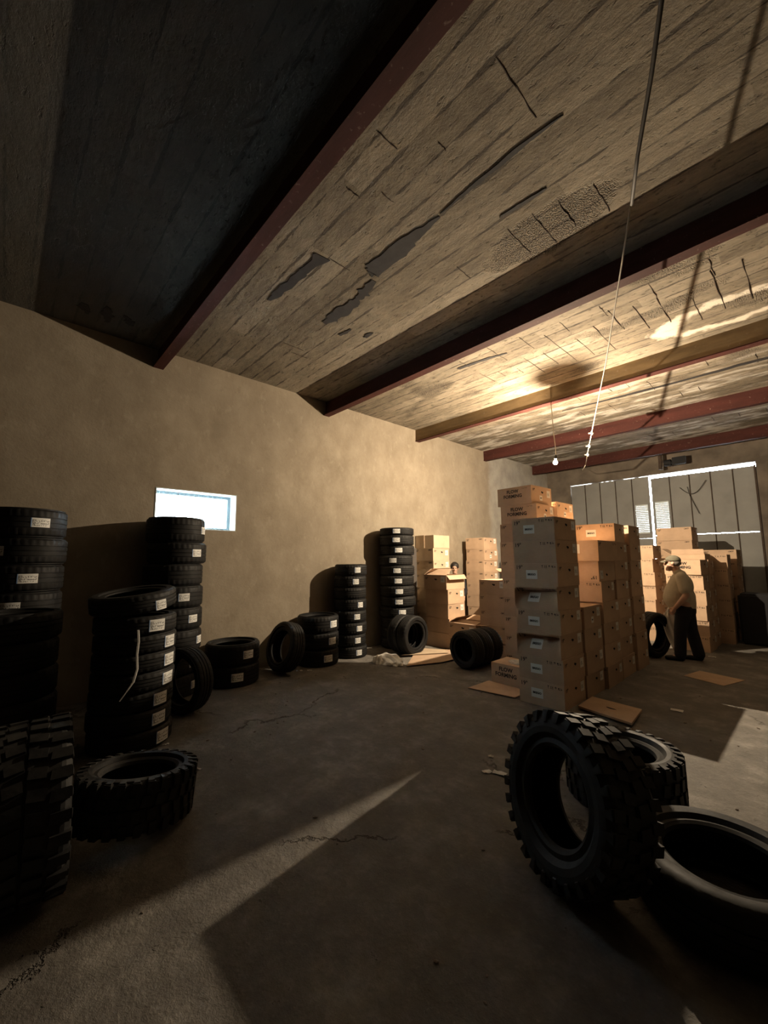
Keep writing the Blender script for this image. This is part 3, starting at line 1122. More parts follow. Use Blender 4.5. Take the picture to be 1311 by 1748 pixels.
def dent_fn(kind, w, h, seed):
    rnd = random.Random(seed)
    tw = rnd.uniform(-.2, .2)
    def f(x, z):
        if kind != 'crushed':
            return 0.0
        u = x / (w / 2)
        v = z / h
        e = max(0.0, 1 - abs(u) ** 5)
        if v > .90 or v < .0:
            return 0.0
        if v > .78:
            s = (0.90 - v) / .12
        else:
            s = (v / .78) ** 1.25
        return .125 * e * s * (1 + tw * u) + .008 * sin(7 * u + 5 * v) * e * s
    return f

def carton(x0, x1, y0, y1, z0, h, label, group, front='long', side='end', size='19"', brego=False, kind='', mat=None,
           rz=0.0, marks='full', seed=0, upside=False, open_top=None, flow=False, tape=False, labelpos=1, cat='box', smalltag=False):
    rnd = random.Random(seed * 7 + 3)
    w, d = x1 - x0, y1 - y0
    mat = mat or M['card']
    root = empty('cardboard_box', ((x0 + x1) / 2, (y0 + y1) / 2, z0), (0, 0, rz))
    tag(root, label, cat, group)
    df = dent_fn(kind, w, h, seed)
    bm = bmesh.new()
    nx, nz = (16, 14) if kind == 'crushed' else (4, 3)
    e = .0015
    bow = rnd.uniform(.0, .004)
    def side_grid(P, n1, n2):
        g = [[bm.verts.new(P(i / n1, j / n2)) for i in range(n1 + 1)] for j in range(n2 + 1)]
        for j in range(n2):
            for i in range(n1):
                bm.faces.new((g[j][i], g[j][i + 1], g[j + 1][i + 1], g[j + 1][i]))
    def inb(u, v):
        return bow * sin(pi * u) * sin(pi * v)
    hh = h - .0015
    side_grid(lambda u, v: (-w / 2 + w * u, -d / 2 + inb(u, v) + df(-w / 2 + w * u, hh * v), hh * v), nx, nz)
    side_grid(lambda u, v: (w / 2 - inb(u, v), -d / 2 + d * u, hh * v), 4, nz)
    side_grid(lambda u, v: (w / 2 - w * u, d / 2, hh * v), nx, nz)
    side_grid(lambda u, v: (-w / 2, d / 2 - d * u, hh * v), 4, nz)
    side_grid(lambda u, v: (-w / 2 + w * u, d / 2 - d * v, 0), nx, 4)
    if not open_top:
        side_grid(lambda u, v: (-w / 2 + w * u, -d / 2 + d * v, hh), nx, 4)
    bmesh.ops.remove_doubles(bm, verts=list(bm.verts), dist=.0004)
    bmesh.ops.recalc_face_normals(bm, faces=list(bm.faces))
    body = link('carton_body', bm_mesh('carton_body', bm), mat, root)
    if open_top:
        sm = body.modifiers.new('thick', 'SOLIDIFY')
        sm.thickness = .004
        sm.offset = -1
        # four flaps hinged at the rim
        for (sx, sy, ang, ln) in open_top:
            fb = bmesh.new()
            if sy:   # hinge along x
                L = w - .01
                a = radians(ang)
                yy = sy * d / 2
                P = [(-L / 2, yy, hh), (L / 2, yy, hh), (L / 2 - .01, yy + sy * ln * cos(a), hh + ln * sin(a)), (-L / 2 + .01, yy + sy * ln * cos(a), hh + ln * sin(a))]
            else:
                L = d - .01
                a = radians(ang)
                xx = sx * w / 2
                P = [(xx, -L / 2, hh), (xx, L / 2, hh), (xx + sx * ln * cos(a), L / 2 - .01, hh + ln * sin(a)), (xx + sx * ln * cos(a), -L / 2 + .01, hh + ln * sin(a))]
            nrm = (Vector(P[1]) - Vector(P[0])).cross(Vector(P[3]) - Vector(P[0])).normalized() * .004
            lo = [fb.verts.new(p) for p in P]
            hi = [fb.verts.new(Vector(p) + nrm) for p in P]
            fb.faces.new(hi); fb.faces.new(list(reversed(lo)))
            for j in range(4):
                fb.faces.new((lo[j], lo[(j + 1) % 4], hi[(j + 1) % 4], hi[j]))
            bmesh.ops.recalc_face_normals(fb, faces=list(fb.faces))
            link('flap', bm_mesh('flap', fb), mat, root)
    off = .0022
    def put(name, me, face, u, z, rot2=0.0, extra=0.0):
        """face f/s; u along the face from its centre (to the right seen from outside)"""
        if upside:
            u, z, rot2 = -u, h - z, rot2 + pi
        if face == 'f':
            if kind == 'crushed':
                m2 = me.copy()
                if name != 'hand_hole' and len(m2.polygons) < 3:
                    b2 = bmesh.new(); b2.from_mesh(m2)
                    bmesh.ops.subdivide_edges(b2, edges=list(b2.edges), cuts=8, use_grid_fill=True)
                    b2.to_mesh(m2); b2.free()
                for v in m2.vertices:
                    xx, zz = u + v.co.x, z + v.co.y
                    v.co.z -= df(xx, zz) - .003
                me = m2
            o = link(name, me, None, root, (u, -d / 2 - off - extra, z))
            o.rotation_euler = Matrix(((1, 0, 0), (0, 0, -1), (0, 1, 0))).to_euler() if not rot2 else (Matrix.Rotation(rot2, 3, 'Y') @ Matrix(((1, 0, 0), (0, 0, -1), (0, 1, 0)))).to_euler()
        else:
            base = Matrix.Rotation(pi / 2, 3, 'Z') @ Matrix(((1, 0, 0), (0, 0, -1), (0, 1, 0)))
            o = link(name, me, None, root, (w / 2 + off + extra, u, z))
            if rot2:
                base = Matrix.Rotation(rot2, 3, 'X') @ base
            o.rotation_euler = base.to_euler()
        return o
    for face, what, L in (('f', front, w), ('s', side, d)):
        if what == 'none':
            continue
        if what == 'long':
            if flow and face == 'f':
                put('flow_print', text_mesh('FLOW\nFORMING', .068, .0022), face, -.02, h * .62)
                if marks == 'full':
                    o = put('handling_marks', icons_mesh(), face, L / 2 - .10, h - .035)
                    o.scale = (.5, .5, .5)
                continue
            put('size_print', text_mesh(size, .062 if size == '19"' else .05, .001), face, -L / 2 + .060, h - .052)
            if size == '19"':
                put('handling_marks', icons_mesh(), face, L / 2 - .105, h - .038)
            else:
                put('maker_print', text_mesh('CMTF', .034, .001), face, L / 2 - .085, h - .040)
            if brego:
                put('brand_label', plate_mesh('brand_label', .135, .10, M['white']), face, -.045, h * .50)
                put('brand_print', text_mesh('BREGO', .030, .0016), face, -.045, h * .50, 0, .001)
        elif what == 'end':
            put('hand_hole', hole_mesh(), face, .02, h * .68)
            lw_, lh_ = (.095, .105)
            lx = labelpos * (L / 2 - .085)
            put('shipping_label', plate_mesh('shipping_label', lw_, lh_, M['boxlabel']), face, lx, h - .075 - rnd.uniform(0, .02))
            if marks == 'full':
                put('size_print', text_mesh(size, .050, .001), face, -L / 2 + .065, h - .062)
            if smalltag:
                put('brand_label', plate_mesh('brand_label_small', .075, .075, M['white']), face, -.02, h * .36)
                put('brand_print', text_mesh('BRG', .022, .001), face, -.02, h * .36, 0, .001)
        elif what == 'lab':
            put('shipping_label', plate_mesh('shipping_label_wide', .15, .12, M['boxlabel']), face, -.05, h * .60)
    if tape:
        tb = bmesh.new()
        add_box(tb, -w / 2 + .001, w / 2 - .001, -.025, .025, hh + .0002, hh + .0012)
        link('packing_tape', bm_mesh('packing_tape', tb), M['tape'], root)
    return root

def column(x0, x1, y0, y1, n, h, where, group, zs=0.0, jit=.010, rj=.022, seed=0, per=None, **kw):
    rnd = random.Random(seed + 100)
    z = zs
    for i in range(n):
        a = dict(kw)
        hh = h
        if per and i in per:
            a.update(per[i])
        if 'h' in a:
            hh = a.pop('h')
        skip = a.pop('skip', False)
        dx, dy = rnd.uniform(-jit, jit), rnd.uniform(-jit, jit)
        dx += a.pop('dx', 0)
        dy += a.pop('dy', 0)
        gy = a.pop('gy', 0)
        rz = a.pop('rz', rnd.uniform(-rj, rj))
        lab = a.pop('label', None) or (place_word(i, n) + ' box ' + where)
        carton(x0 + dx, x1 + dx, y0 + dy, y1 + dy + gy, z, hh, lab, group if lab.endswith(where) else None, rz=rz, seed=seed * 20 + i, **a)
        z += hh
    return z

PX = -1.98
# S1: the near corner column of the pile, pale faces with brand labels
S1 = {}
for i in range(8):
    top = 7 - i
    S1[i] = dict(brego=(top != 1), kind='crushed' if top in (3, 5) else '', mat=M['cardpale'] if False else M['card'])
S1[4]['label'] = 'crushed cardboard box in near corner column, fifth from the floor'
S1[2]['label'] = 'crushed cardboard box in near corner column, third from the floor'
S1[6]['label'] = 'cardboard box in near corner column without white brand label'
column(-2.51, -2.00, 4.45, 5.02, 8, .259, 'of the near corner column of the tall pile', 'boxes of the near corner column', seed=1, per=S1, jit=.008, rj=.015, tape=False)
# S2: low column
column(-2.50, PX, 5.045, 5.565, 4, .258, 'of the low column behind the near corner column', 'boxes of the low column in the pile', seed=2, front='long', side='end',
       per={3: dict(smalltag=True, marks='')}, marks='')
# S3
column(-2.46, -1.96, 5.60, 6.15, 7, .262, 'of the third column of the pile, counting from the near corner', 'boxes of the third column in the pile', seed=3, marks='', rj=.03,
       per={6: dict(front='lab', side='long', dy=-.12, gy=.13, dx=.04, rz=0.0), 5: dict(upside=True), 4: dict(dy=-.02, rz=.05), 3: dict(dy=.01)})
# S4
column(-2.50, -1.98, 6.21, 6.75, 8, .262, 'of the fourth column of the pile, counting from the near corner', 'boxes of the fourth column in the pile', seed=4, marks='',
       per={7: dict(brego=True, rz=radians(4), label='bright orange-lit box with brand label on top of the fourth column of the pile', tape=True)})
# S5
column(-2.48, -1.96, 6.80, 7.34, 8, .262, 'of the farthest column of the pile by the upright tire', 'boxes of the farthest column in the pile', seed=5, marks='', per={7: dict(tape=True)})
# S0: tallest column on the left back side of the pile
S0 = {9: dict(flow=True, dx=.0, rz=radians(-3), smalltag=True, label='topmost box of the whole pile, printed in capitals, just below the bulb', tape=True),
      8: dict(flow=True, dx=.03, rz=radians(1), smalltag=True, label='second box under the bulb, printed in large capitals, below the topmost one')}
column(-3.24, -2.692, 5.38, 5.94, 10, .264, 'of the tallest column, left rear of the pile', 'boxes of the tallest column', seed=6, per=S0, jit=.014)
# S0b: behind it to the right
column(-3.16, -2.64, 5.97, 6.52, 9, .272, 'of the column behind the tallest column', 'boxes of the column behind the tallest', seed=7, jit=.012,
       per={8: dict(dx=.02, smalltag=True, tape=True)})

# small carton on the floor at the pile's left foot
carton(-3.10, -2.64, 4.80, 5.20, 0.0, .265, 'small box with large print on the floor left of the pile', None, flow=True, front='long', side='none', marks='', seed=90, mat=M['card'])
# crinkled wrap on it
def crumple(name, cx, cy, z0, rx, ry, h, mat, label, cat, seed=1, sub=4, amp=.35):
    rnd = random.Random(seed)
    bm = bmesh.new()
    bmesh.ops.create_icosphere(bm, subdivisions=sub, radius=1)
    dirs = [(Vector((rnd.gauss(0, 1), rnd.gauss(0, 1), rnd.gauss(0, 1))).normalized(), rnd.uniform(3, 9), rnd.uniform(0, 6)) for _ in range(10)]
    for v in bm.verts:
        n = v.co.normalized()
        s = 0
        for d, f, ph in dirs:
            s += abs(sin(n.dot(d) * f + ph)) / 10
        r = 1 + amp * (s - .6) * 2
        v.co = Vector((n.x * r * rx, n.y * r * ry, max(0.0, n.z) * r * h + .002))
    o = link(name, bm_mesh(name, bm, False), mat, None, (cx, cy, z0))
    tag(o, label, cat)
    return o
crumple('bubble_wrap', -2.78, 4.98, .265, .15, .09, .035, M['film'], 'crinkled clear wrap lying on the small box left of the pile', 'wrapping', 5)
crumple('plastic_bag', -4.78, 4.56, 0, .26, .15, .13, M['film'], 'crumpled clear plastic bag on the floor before the slim tire stack', 'bag', 3)
crumple('packing_foam', -4.88, 4.42, 0.0, .11, .09, .12, M['foam'], 'white crumpled foam inside the clear plastic bag', 'packing', 8)
crumple('white_rag', -4.10, 5.62, 0, .11, .08, .09, M['foam'], 'white lumps of packing foam left of the row of tires', 'packing', 9)

# flattened cardboard on the floor
def flat_card(pts, label, z=0.004, th=.006, hole=None, seed=1, bend=.0, mat=None):
    cx = sum(p[0] for p in pts) / len(pts)
    cy = sum(p[1] for p in pts) / len(pts)
    bm = bmesh.new()
    rnd = random.Random(seed)
    zz = [z + rnd.uniform(0, bend) for _ in pts]
    lo = [bm.verts.new((p[0] - cx, p[1] - cy, q)) for p, q in zip(pts, zz)]
    hi = [bm.verts.new((p[0] - cx, p[1] - cy, q + th)) for p, q in zip(pts, zz)]
    bm.faces.new(hi)
    bm.faces.new(list(reversed(lo)))
    m_ = len(pts)
    for j in range(m_):
        bm.faces.new((lo[j], lo[(j + 1) % m_], hi[(j + 1) % m_], hi[j]))
    bmesh.ops.triangulate(bm, faces=[f for f in bm.faces if len(f.verts) > 4])
    bmesh.ops.recalc_face_normals(bm, faces=list(bm.faces))
    o = link('flattened_cardboard', bm_mesh('flattened_cardboard', bm), mat or M['card'], None, (cx, cy, 0))
    tag(o, label, 'cardboard')
    if hole:
        hb = bmesh.new()
        vs = []
        for k in range(14):
            a = 2 * pi * k / 14
            x, y = .055 * cos(a), .016 * sin(a) + .008 * cos(a) ** 2
            c_, s_ = cos(hole[2]), sin(hole[2])
            vs.append(hb.verts.new((hole[0] - cx + x * c_ - y * s_, hole[1] - cy + x * s_ + y * c_, z + th + .0012 + bend)))
        hb.faces.new(vs)
        link('hand_hole', bm_mesh('hand_hole', hb), M['hole'], o)
    return o
flat_card([(-3.16, 4.36), (-2.57, 4.44), (-2.56, 4.78), (-3.14, 4.79)], 'flat cardboard sheet on the floor at the left foot of the pile', z=.006, bend=.012, th=.008, seed=3)
flat_card([(-1.93, 4.62), (-1.94, 5.04), (-1.43, 4.99), (-1.39, 4.51)], 'flattened box with a dark hand hole on the floor right of the pile', z=.02, th=.022, hole=(-1.66, 4.78, -.2), seed=4)
flat_card([(-4.40, 4.55), (-4.18, 5.10), (-4.13, 5.60), (-4.52, 5.95), (-4.86, 5.70), (-4.78, 5.1)], 'large flat cardboard sheet before the standing tires', z=.012, bend=.01, seed=5, mat=M['card'])
flat_card([(-4.88, 4.92), (-4.45, 5.62), (-4.66, 5.78), (-4.98, 5.60)], 'torn cardboard strip lying over the large sheet by the standing tires', z=.03, th=.004, seed=6, bend=.01, mat=M['cardpale'])
flat_card([(-1.45, 6.95), (-1.0, 6.75), (-.85, 7.25), (-1.35, 7.4)], 'thin brown cardboard scrap on the dark floor right of the pile', z=.003, th=.004, seed=7)

# papers and scraps
def paper(x, y, w, h, rz, label, seed=0, name='paper_scrap'):
    rnd = random.Random(seed)
    bm = bmesh.new()
    n = 4
    g = [[bm.verts.new((-w / 2 + w * i / n, -h / 2 + h * j / n, .004 + rnd.uniform(0, .010))) for i in range(n + 1)] for j in range(n + 1)]
    g2 = [[bm.verts.new(v.co + Vector((0, 0, .0012))) for v in r] for r in g]
    for j in range(n):
        for i in range(n):
            bm.faces.new((g2[j][i], g2[j][i + 1], g2[j + 1][i + 1], g2[j + 1][i]))
            bm.faces.new((g[j][i], g[j + 1][i], g[j + 1][i + 1], g[j][i + 1]))
    o = link(name, bm_mesh(name, bm), M['white'], None, (x, y, 0), (0, 0, rz))
    tag(o, label, 'paper')
    return o
paper(-1.99, 3.03, .045, .03, .6, 'smallest of three white paper scraps left of the leaning off-road tire', 1)
paper(-1.88, 2.80, .07, .045, 1.1, 'left crumpled scrap of the touching pair on the mid floor', 2)
paper(-1.80, 2.85, .10, .05, .25, 'right flat scrap of the touching pair on the mid floor', 3)
paper(-1.20, 5.33, .11, .05, .1, 'white paper scrap on the dark floor right of the pile', 4)
paper(-3.43, 1.23, .05, .025, .5, 'tiny pale scrap on the floor right of the near left stack', 5)
paper(-5.32, 3.30, .05, .03, 0, 'small brown and white scrap below the leaning tire', 6)
paper(-5.25, 3.40, .07, .025, .9, 'small white scrap on the floor before the three-tire stack', 7)
paper(-4.07, 1.17, .05, .015, 1.3, 'thin white scrap at the foot of the near left stack', 8)
paper(-1.38, 8.55, .10, .05, .2, 'white scrap on the floor just behind the man', 9)
rnd = random.Random(11)
bm = bmesh.new()
for i in range(260):
    x, y = rnd.uniform(-5.6, 1.5), rnd.uniform(.5, 9)
    s = rnd.uniform(.003, .010)
    ms = Matrix.Translation((x, y, s * .4)) @ Matrix.Rotation(rnd.uniform(0, 6), 4, 'Z') @ Matrix.Diagonal((s * rnd.uniform(1, 2), s, s * .7, 1))
    bmesh.ops.create_icosphere(bm, subdivisions=1, radius=1, matrix=ms)
o = link('floor_grit', bm_mesh('floor_grit', bm), M['debris'])
o['kind'] = 'stuff'
o['label'] = 'loose grit and crumbs scattered over the concrete floor'
o['category'] = 'grit'

# ------------------------------------------------------------------ boxes by the wall (22 inch cartons)
W22 = dict(size='22"')
# B2: column with the opened box on top
column(-5.26, -4.73, 6.00, 6.50, 4, .262, 'under the open box beside the standing tires', 'boxes under the open box', seed=20, front='none', side='end', labelpos=1, jit=.012,
       per={0: dict(side='none'), 1: dict(side='none'), 2: dict(smalltag=False), 3: dict()}, **W22)
carton(-5.28, -4.74, 5.97, 6.52, 1.05, .262, 'open-flapped box on top of the column beside the standing tires', None, front='end', side='long', seed=31, size='22"',
       open_top=[(0, -1, 28 + 110, .0) if False else (-1, 0, 150, .25), (0, -1, 20 + 130, .22), (1, 0, -50, .10), (0, 1, -30, .15)])
# B4l: two low boxes, the upper one open
column(-4.72, -4.14, 5.98, 6.50, 1, .24, 'under the low open box right of the tall column', None, seed=21, front='end', side='none', per={0: dict(label='floor box beneath the low open box, behind the row of tires')}, **W22)
carton(-4.72, -4.14, 5.98, 6.50, .24, .24, 'low open box with pale flaps spread, behind the row of tires', None, front='end', side='none', seed=33, size='22"',
       open_top=[(1, 0, 5, .18), (0, 1, 20, .2), (-1, 0, 150, .2), (0, -1, 168, .2)])
# B4: shadowed column next to the pile
column(-4.13, -3.60, 6.10, 6.62, 5, .25, 'of the shadowed column between the open boxes and the pile', 'boxes of the shadowed column', seed=22, front='long', side='end', jit=.008,
       per={4: dict(front='end', side='long')}, **W22)
# B5: open box behind it
column(-4.35, -3.80, 7.25, 7.80, 4, .262, 'under the second open box, behind the shadowed column', 'boxes under the second open box', seed=23, front='long', side='end', **W22)
carton(-4.35, -3.80, 7.25, 7.80, 1.048, .262, 'open box with wide lit flaps behind the shadowed column', None, front='none', side='none', seed=34, size='22"',
       open_top=[(0, -1, 15, .22), (0, 1, 70, .25), (-1, 0, 30, .2), (1, 0, 60, .2)])
# B3: lit free column
column(-5.74, -5.25, 8.00, 8.55, 8, .262, 'of the lit free-standing column near the far left corner', 'boxes of the lit column near the corner', seed=24, front='long', side='end', jit=.012, rj=.03,
       per={6: dict(smalltag=True)}, **W22)
# B6: narrow column behind, and blue panel
column(-5.02, -4.75, 8.75, 9.3, 7, .283, 'of the narrow column behind the lit column', 'boxes of the narrow column', seed=25, front='long', side='none', flow=False, size='22"', marks='')
bm = bmesh.new()
add_box(bm, -.35, .35, -.02, .02, .0, 1.62)
bmesh.ops.bevel(bm, geom=list(bm.edges), offset=.006, segments=2, affect='EDGES')
o = link('blue_board', bm_mesh('blue_board', bm), M['blue'], None, (-5.2, 9.6, 0), (radians(-4), 0, 0))
tag(o, 'dull blue board standing behind the lit column of boxes', 'board')
# B1: against the wall behind the tallest tire stack
column(-5.905, -5.42, 6.42, 6.94, 7, .262, 'against the wall behind the tallest tire stack', 'boxes against the wall behind the tall tire stack', seed=26, front='long', side='end', jit=.006, rj=.012, mat=M['cardpale'], **W22)
carton(-5.90, -5.66, 6.42, 6.94, 1.836, .27, 'left box of the pair topping the wall column of boxes', None, front='none', side='none', seed=35, mat=M['cardpale'])
carton(-5.655, -5.41, 6.43, 6.94, 1.836, .265, 'right box of the pair topping the wall column of boxes', None, front='none', side='none', seed=36, mat=M['cardpale'], tape=True)
# dark column
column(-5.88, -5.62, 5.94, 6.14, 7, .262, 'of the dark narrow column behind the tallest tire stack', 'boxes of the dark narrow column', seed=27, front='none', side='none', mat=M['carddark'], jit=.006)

# ------------------------------------------------------------------ boxes behind the man
column(-2.83, -2.31, 9.42, 10.0, 7, .2655, 'of the lit column right of the pile, left of the man', 'boxes of the lit column left of the man', seed=50, front='long', side='end', size='19"', marks='', jit=.014,
       per={i: dict() for i in range(7)})
column(-2.52, -1.88, 10.75, 11.35, 8, .284, 'of the tall column of wide boxes before the gate', 'wide boxes before the gate', seed=51, front='long', side='end', jit=.012, per={7: dict(tape=True)}, **W22)
column(-2.00, -1.46, 8.92, 9.46, 6, .262, 'of the column just behind the man', 'boxes just behind the man', seed=52, front='long', side='end', jit=.02, rj=.04, marks='',
       per={5: dict(flow=True, label='topmost box right behind the man, large capitals partly hidden by him', rz=-.04)})
column(-2.00, -1.47, 9.50, 10.04, 6, .262, 'of the second column behind the man', 'boxes of the second column behind the man', seed=53, front='long', side='end', jit=.015, marks='')
carton(-2.02, -1.50, 9.5, 10.02, 1.572, .10, 'flat open box with raised black flap above the man', None, front='none', side='none', seed=54,
       open_top=[(0, -1, 100, .10), (1, 0, 150, .15), (-1, 0, 35, .20)])
column(-1.84, -1.26, 10.10, 10.66, 6, .278, 'of the wide column right of the man', 'boxes of the wide column right of the man', seed=55, front='long', side='end', jit=.012, marks='', per={5: dict(kind='', rz=.03)})
column(-1.74, -1.20, 10.90, 11.45, 7, .253, 'of the rearmost column right of the man', 'boxes of the rearmost column right of the man', seed=56, front='long', side='end', jit=.012, **W22)

# dark covered crate at the right border
bm = bmesh.new()
add_box(bm, -1.185, 1.1, 10.22, 10.84, .0, .93)
bmesh.ops.bevel(bm, geom=list(bm.edges), offset=.04, segments=3, affect='EDGES')
o = link('covered_crate', bm_mesh('covered_crate', bm), M['black'])
tag(o, 'large black covered block standing on the floor at the right border', 'crate')
bm = bmesh.new()
add_box(bm, -1.06, -.93, 11.6, 11.68, 0, 1.32)
bmesh.ops.bevel(bm, geom=list(bm.edges), offset=.01, segments=2, affect='EDGES')

bm.free()

# ------------------------------------------------------------------ people
def capsules(parts, voxel=.008, smooth=6, name='body', mat=None, parent=None):
    """parts: list of [(p, r), (p, r), ...] chains or ('e', centre, radii, rot)"""
    bm = bmesh.new()
    for part in parts:
        if part[0] == 'e':
            _, c, r = part[:3]
            rot = part[3] if len(part) > 3 else Matrix.Identity(4)
            bmesh.ops.create_uvsphere(bm, u_segments=20, v_segments=14, radius=1,
                                      matrix=Matrix.Translation(c) @ rot @ Matrix.Diagonal((r[0], r[1], r[2], 1)))
            continue
        for i in range(len(part) - 1):
            (a, ra), (b, rb) = part[i], part[i + 1]
            a, b = Vector(a), Vector(b)
            L = (b - a).length
            if L < 1e-5:
                continue
            q = Vector((0, 0, 1)).rotation_difference((b - a).normalized()).to_matrix().to_4x4()
            bmesh.ops.create_cone(bm, cap_ends=True, segments=18, radius1=ra, radius2=rb, depth=L, matrix=Matrix.Translation((a + b) / 2) @ q)
            for p, r in ((a, ra), (b, rb)):
                bmesh.ops.create_uvsphere(bm, u_segments=18, v_segments=12, radius=r, matrix=Matrix.Translation(p))
    me = bm_mesh(name, bm)
    o = bpy.data.objects.new('tmp', me)
    COL.objects.link(o)
    rm = o.modifiers.new('r', 'REMESH')
    rm.mode = 'VOXEL'
    rm.voxel_size = voxel
    if smooth:
        s = o.modifiers.new('s', 'SMOOTH')
        s.factor = .5
        s.iterations = smooth
    dg = bpy.context.evaluated_depsgraph_get()
    m2 = bpy.data.meshes.new_from_object(o.evaluated_get(dg))
    m2.name = name
    bpy.data.objects.remove(o)
    bpy.data.meshes.remove(me)
    for p in m2.polygons:
        p.use_smooth = True
    m2.materials.clear()
    m2.materials.append(mat)
    return link(name, m2, None, parent)

def hand_parts(wrist, d, side, curl=.5, s=1.0):
    """five fingers; d: direction of the hand, side: thumb direction"""
    d = Vector(d).normalized()
    side = Vector(side).normalized()
    nrm = d.cross(side).normalized()
    W = Vector(wrist)
    out = [[(W, .024 * s), (W + d * .045 * s, .026 * s), (W + d * .085 * s, .024 * s)],
           [(W + d * .05 * s + side * .022 * s, .015 * s), (W + d * .09 * s + side * .028 * s, .013 * s)],
           [(W + d * .05 * s - side * .022 * s, .015 * s), (W + d * .085 * s - side * .028 * s, .012 * s)]]
    for k, (off, ln) in enumerate(((.030, .068), (.010, .078), (-.011, .072), (-.030, .056))):
        p0 = W + d * .088 * s + side * off * s
        d1 = (d + nrm * curl * .6).normalized()
        d2 = (d + nrm * curl * 1.6).normalized()
        d3 = (d + nrm * curl * 3.0).normalized()
        p1 = p0 + d1 * ln * .45 * s
        p2 = p1 + d2 * ln * .32 * s
        p3 = p2 + d3 * ln * .25 * s
        out.append([(p0, .0095 * s), (p1, .009 * s), (p2, .0085 * s), (p3, .0075 * s)])
    t0 = W + d * .03 * s + side * .026 * s
    t1 = t0 + (d * .7 + side * .7).normalized() * .035 * s
    t2 = t1 + (d * .95 + side * .2 + nrm * curl * .5).normalized() * .03 * s
    out.append([(t0, .013 * s), (t1, .011 * s), (t2, .0095 * s)])
    return out

def head_parts(c, s=1.0):
    """head looking along +x, c = centre of skull"""
    c = Vector(c)
    V = lambda x, y, z: c + Vector((x, y, z)) * s
    P = [('e', V(-.012, 0, .028), (.098 * s, .076 * s, .092 * s)),
         ('e', V(.030, 0, -.045), (.062 * s, .058 * s, .072 * s)),
         [(V(.055, -.025, -.098), .020 * s), (V(.078, 0, -.102), .021 * s), (V(.055, .025, -.098), .020 * s)],      # jaw and chin
         [(V(.050, 0, -.1), .03 * s), (V(-.02, 0, -.06), .05 * s)],
         [(V(.076, -.030, .022), .014 * s), (V(.086, 0, .024), .014 * s), (V(.076, .030, .022), .014 * s)],          # brow
         [(V(.088, 0, .010), .009 * s), (V(.112, 0, -.030), .0125 * s)],                                          # nose bridge and tip
         ('e', V(.102, .010, -.033), (.011 * s, .008 * s, .008 * s)), ('e', V(.102, -.010, -.033), (.011 * s, .008 * s, .008 * s)),
         [(V(.085, -.016, -.062), .0085 * s), (V(.093, 0, -.060), .0095 * s), (V(.085, .016, -.062), .0085 * s)],      # upper lip
         [(V(.083, -.014, -.074), .008 * s), (V(.090, 0, -.076), .0095 * s), (V(.083, .014, -.074), .008 * s)],        # lower lip
         ('e', V(.055, .036, -.030), (.026 * s, .020 * s, .024 * s)), ('e', V(.055, -.036, -.030), (.026 * s, .020 * s, .024 * s))]   # cheeks
    for sy in (-1, 1):
        P.append(('e', V(-.010, sy * .078, -.012), (.018 * s, .009 * s, .032 * s)))
        P.append(('e', V(-.014, sy * .084, .000), (.016 * s, .008 * s, .020 * s)))
    return P

def eyes(root, c, s=1.0):
    c = Vector(c)
    bm = bmesh.new()
    for sy in (-1, 1):
        bmesh.ops.create_uvsphere(bm, u_segments=12, v_segments=8, radius=.011 * s, matrix=Matrix.Translation(c + Vector((.0745, sy * .030, .002)) * s))
    link('eyes', bm_mesh('eyes', bm, True), M['hair'], root)

# man in profile, walking pose towards the left of the picture; local +x is forward
man = empty('person', (-1.60, 8.02, 0), (0, 0, radians(188)))
tag(man, 'stout man in cap, short-sleeved beige shirt and dark trousers, standing in profile by the boxes', 'person')
HC = (.095, 0, 1.520)
body = []
body += head_parts(HC, 1.0)
body += [[((.02, 0, 1.30), .062), ((.055, 0, 1.42), .056), ((.07, 0, 1.47), .058)],
         [((.0, 0, 1.30), .09), ((.01, 0, 1.15), .13), ((.04, 0, 1.0), .15), ((.0, 0, .86), .14)],
         [((-.01, -.13, 1.30), .062), ((-.01, .13, 1.30), .062)],
         # arms
         [((-.02, .185, 1.285), .055), ((-.06, .235, 1.03), .045), ((.0, .235, .94), .040), ((.09, .19, .83), .030)],
         [((-.02, -.185, 1.285), .055), ((-.07, -.235, 1.03), .045), ((.02, -.22, .93), .040), ((.12, -.16, .83), .030)],
         # legs
         [((-.02, .09, .86), .095), ((.07, .10, .48), .062), ((.10, .10, .12), .042), ((.10, .10, .07), .04), ((.22, .11, .035), .03)],
         [((-.04, -.09, .86), .095), ((-.06, -.10, .48), .062), ((-.13, -.10, .12), .042), ((-.13, -.10, .07), .04), ((-.01, -.11, .035), .03)]]
body += hand_parts((.09, .19, .83), (.55, -.2, -.8), (.8, -.2, .5), .5)
body += hand_parts((.12, -.16, .83), (.65, .35, -.65), (.7, .1, .7), .6)
capsules(body, .0065, 3, 'body', M['skin'], man)
eyes(man, HC)
shirt = [[((.0, 0, 1.33), .085), ((.01, 0, 1.22), .15), ((.06, 0, 1.06), .178), ((.085, 0, .97), .180), ((.03, 0, .86), .172)],
         [((-.02, 0, 1.0), .155), ((-.015, 0, .86), .158)],
         ('e', (.115, 0, .98), (.145, .155, .17)),
         ('e', (-.035, 0, 1.16), (.125, .175, .19)),
         [((-.01, -.15, 1.305), .072), ((-.01, .15, 1.305), .072)],
         [((-.015, .17, 1.30), .075), ((-.045, .222, 1.11), .073)],
         [((-.015, -.17, 1.30), .075), ((-.05, -.222, 1.11), .073)],
         [((.02, 0, 1.33), .07), ((.035, 0, 1.375), .068)]]
capsules(shirt, .009, 3, 'shirt', M['shirt'], man)
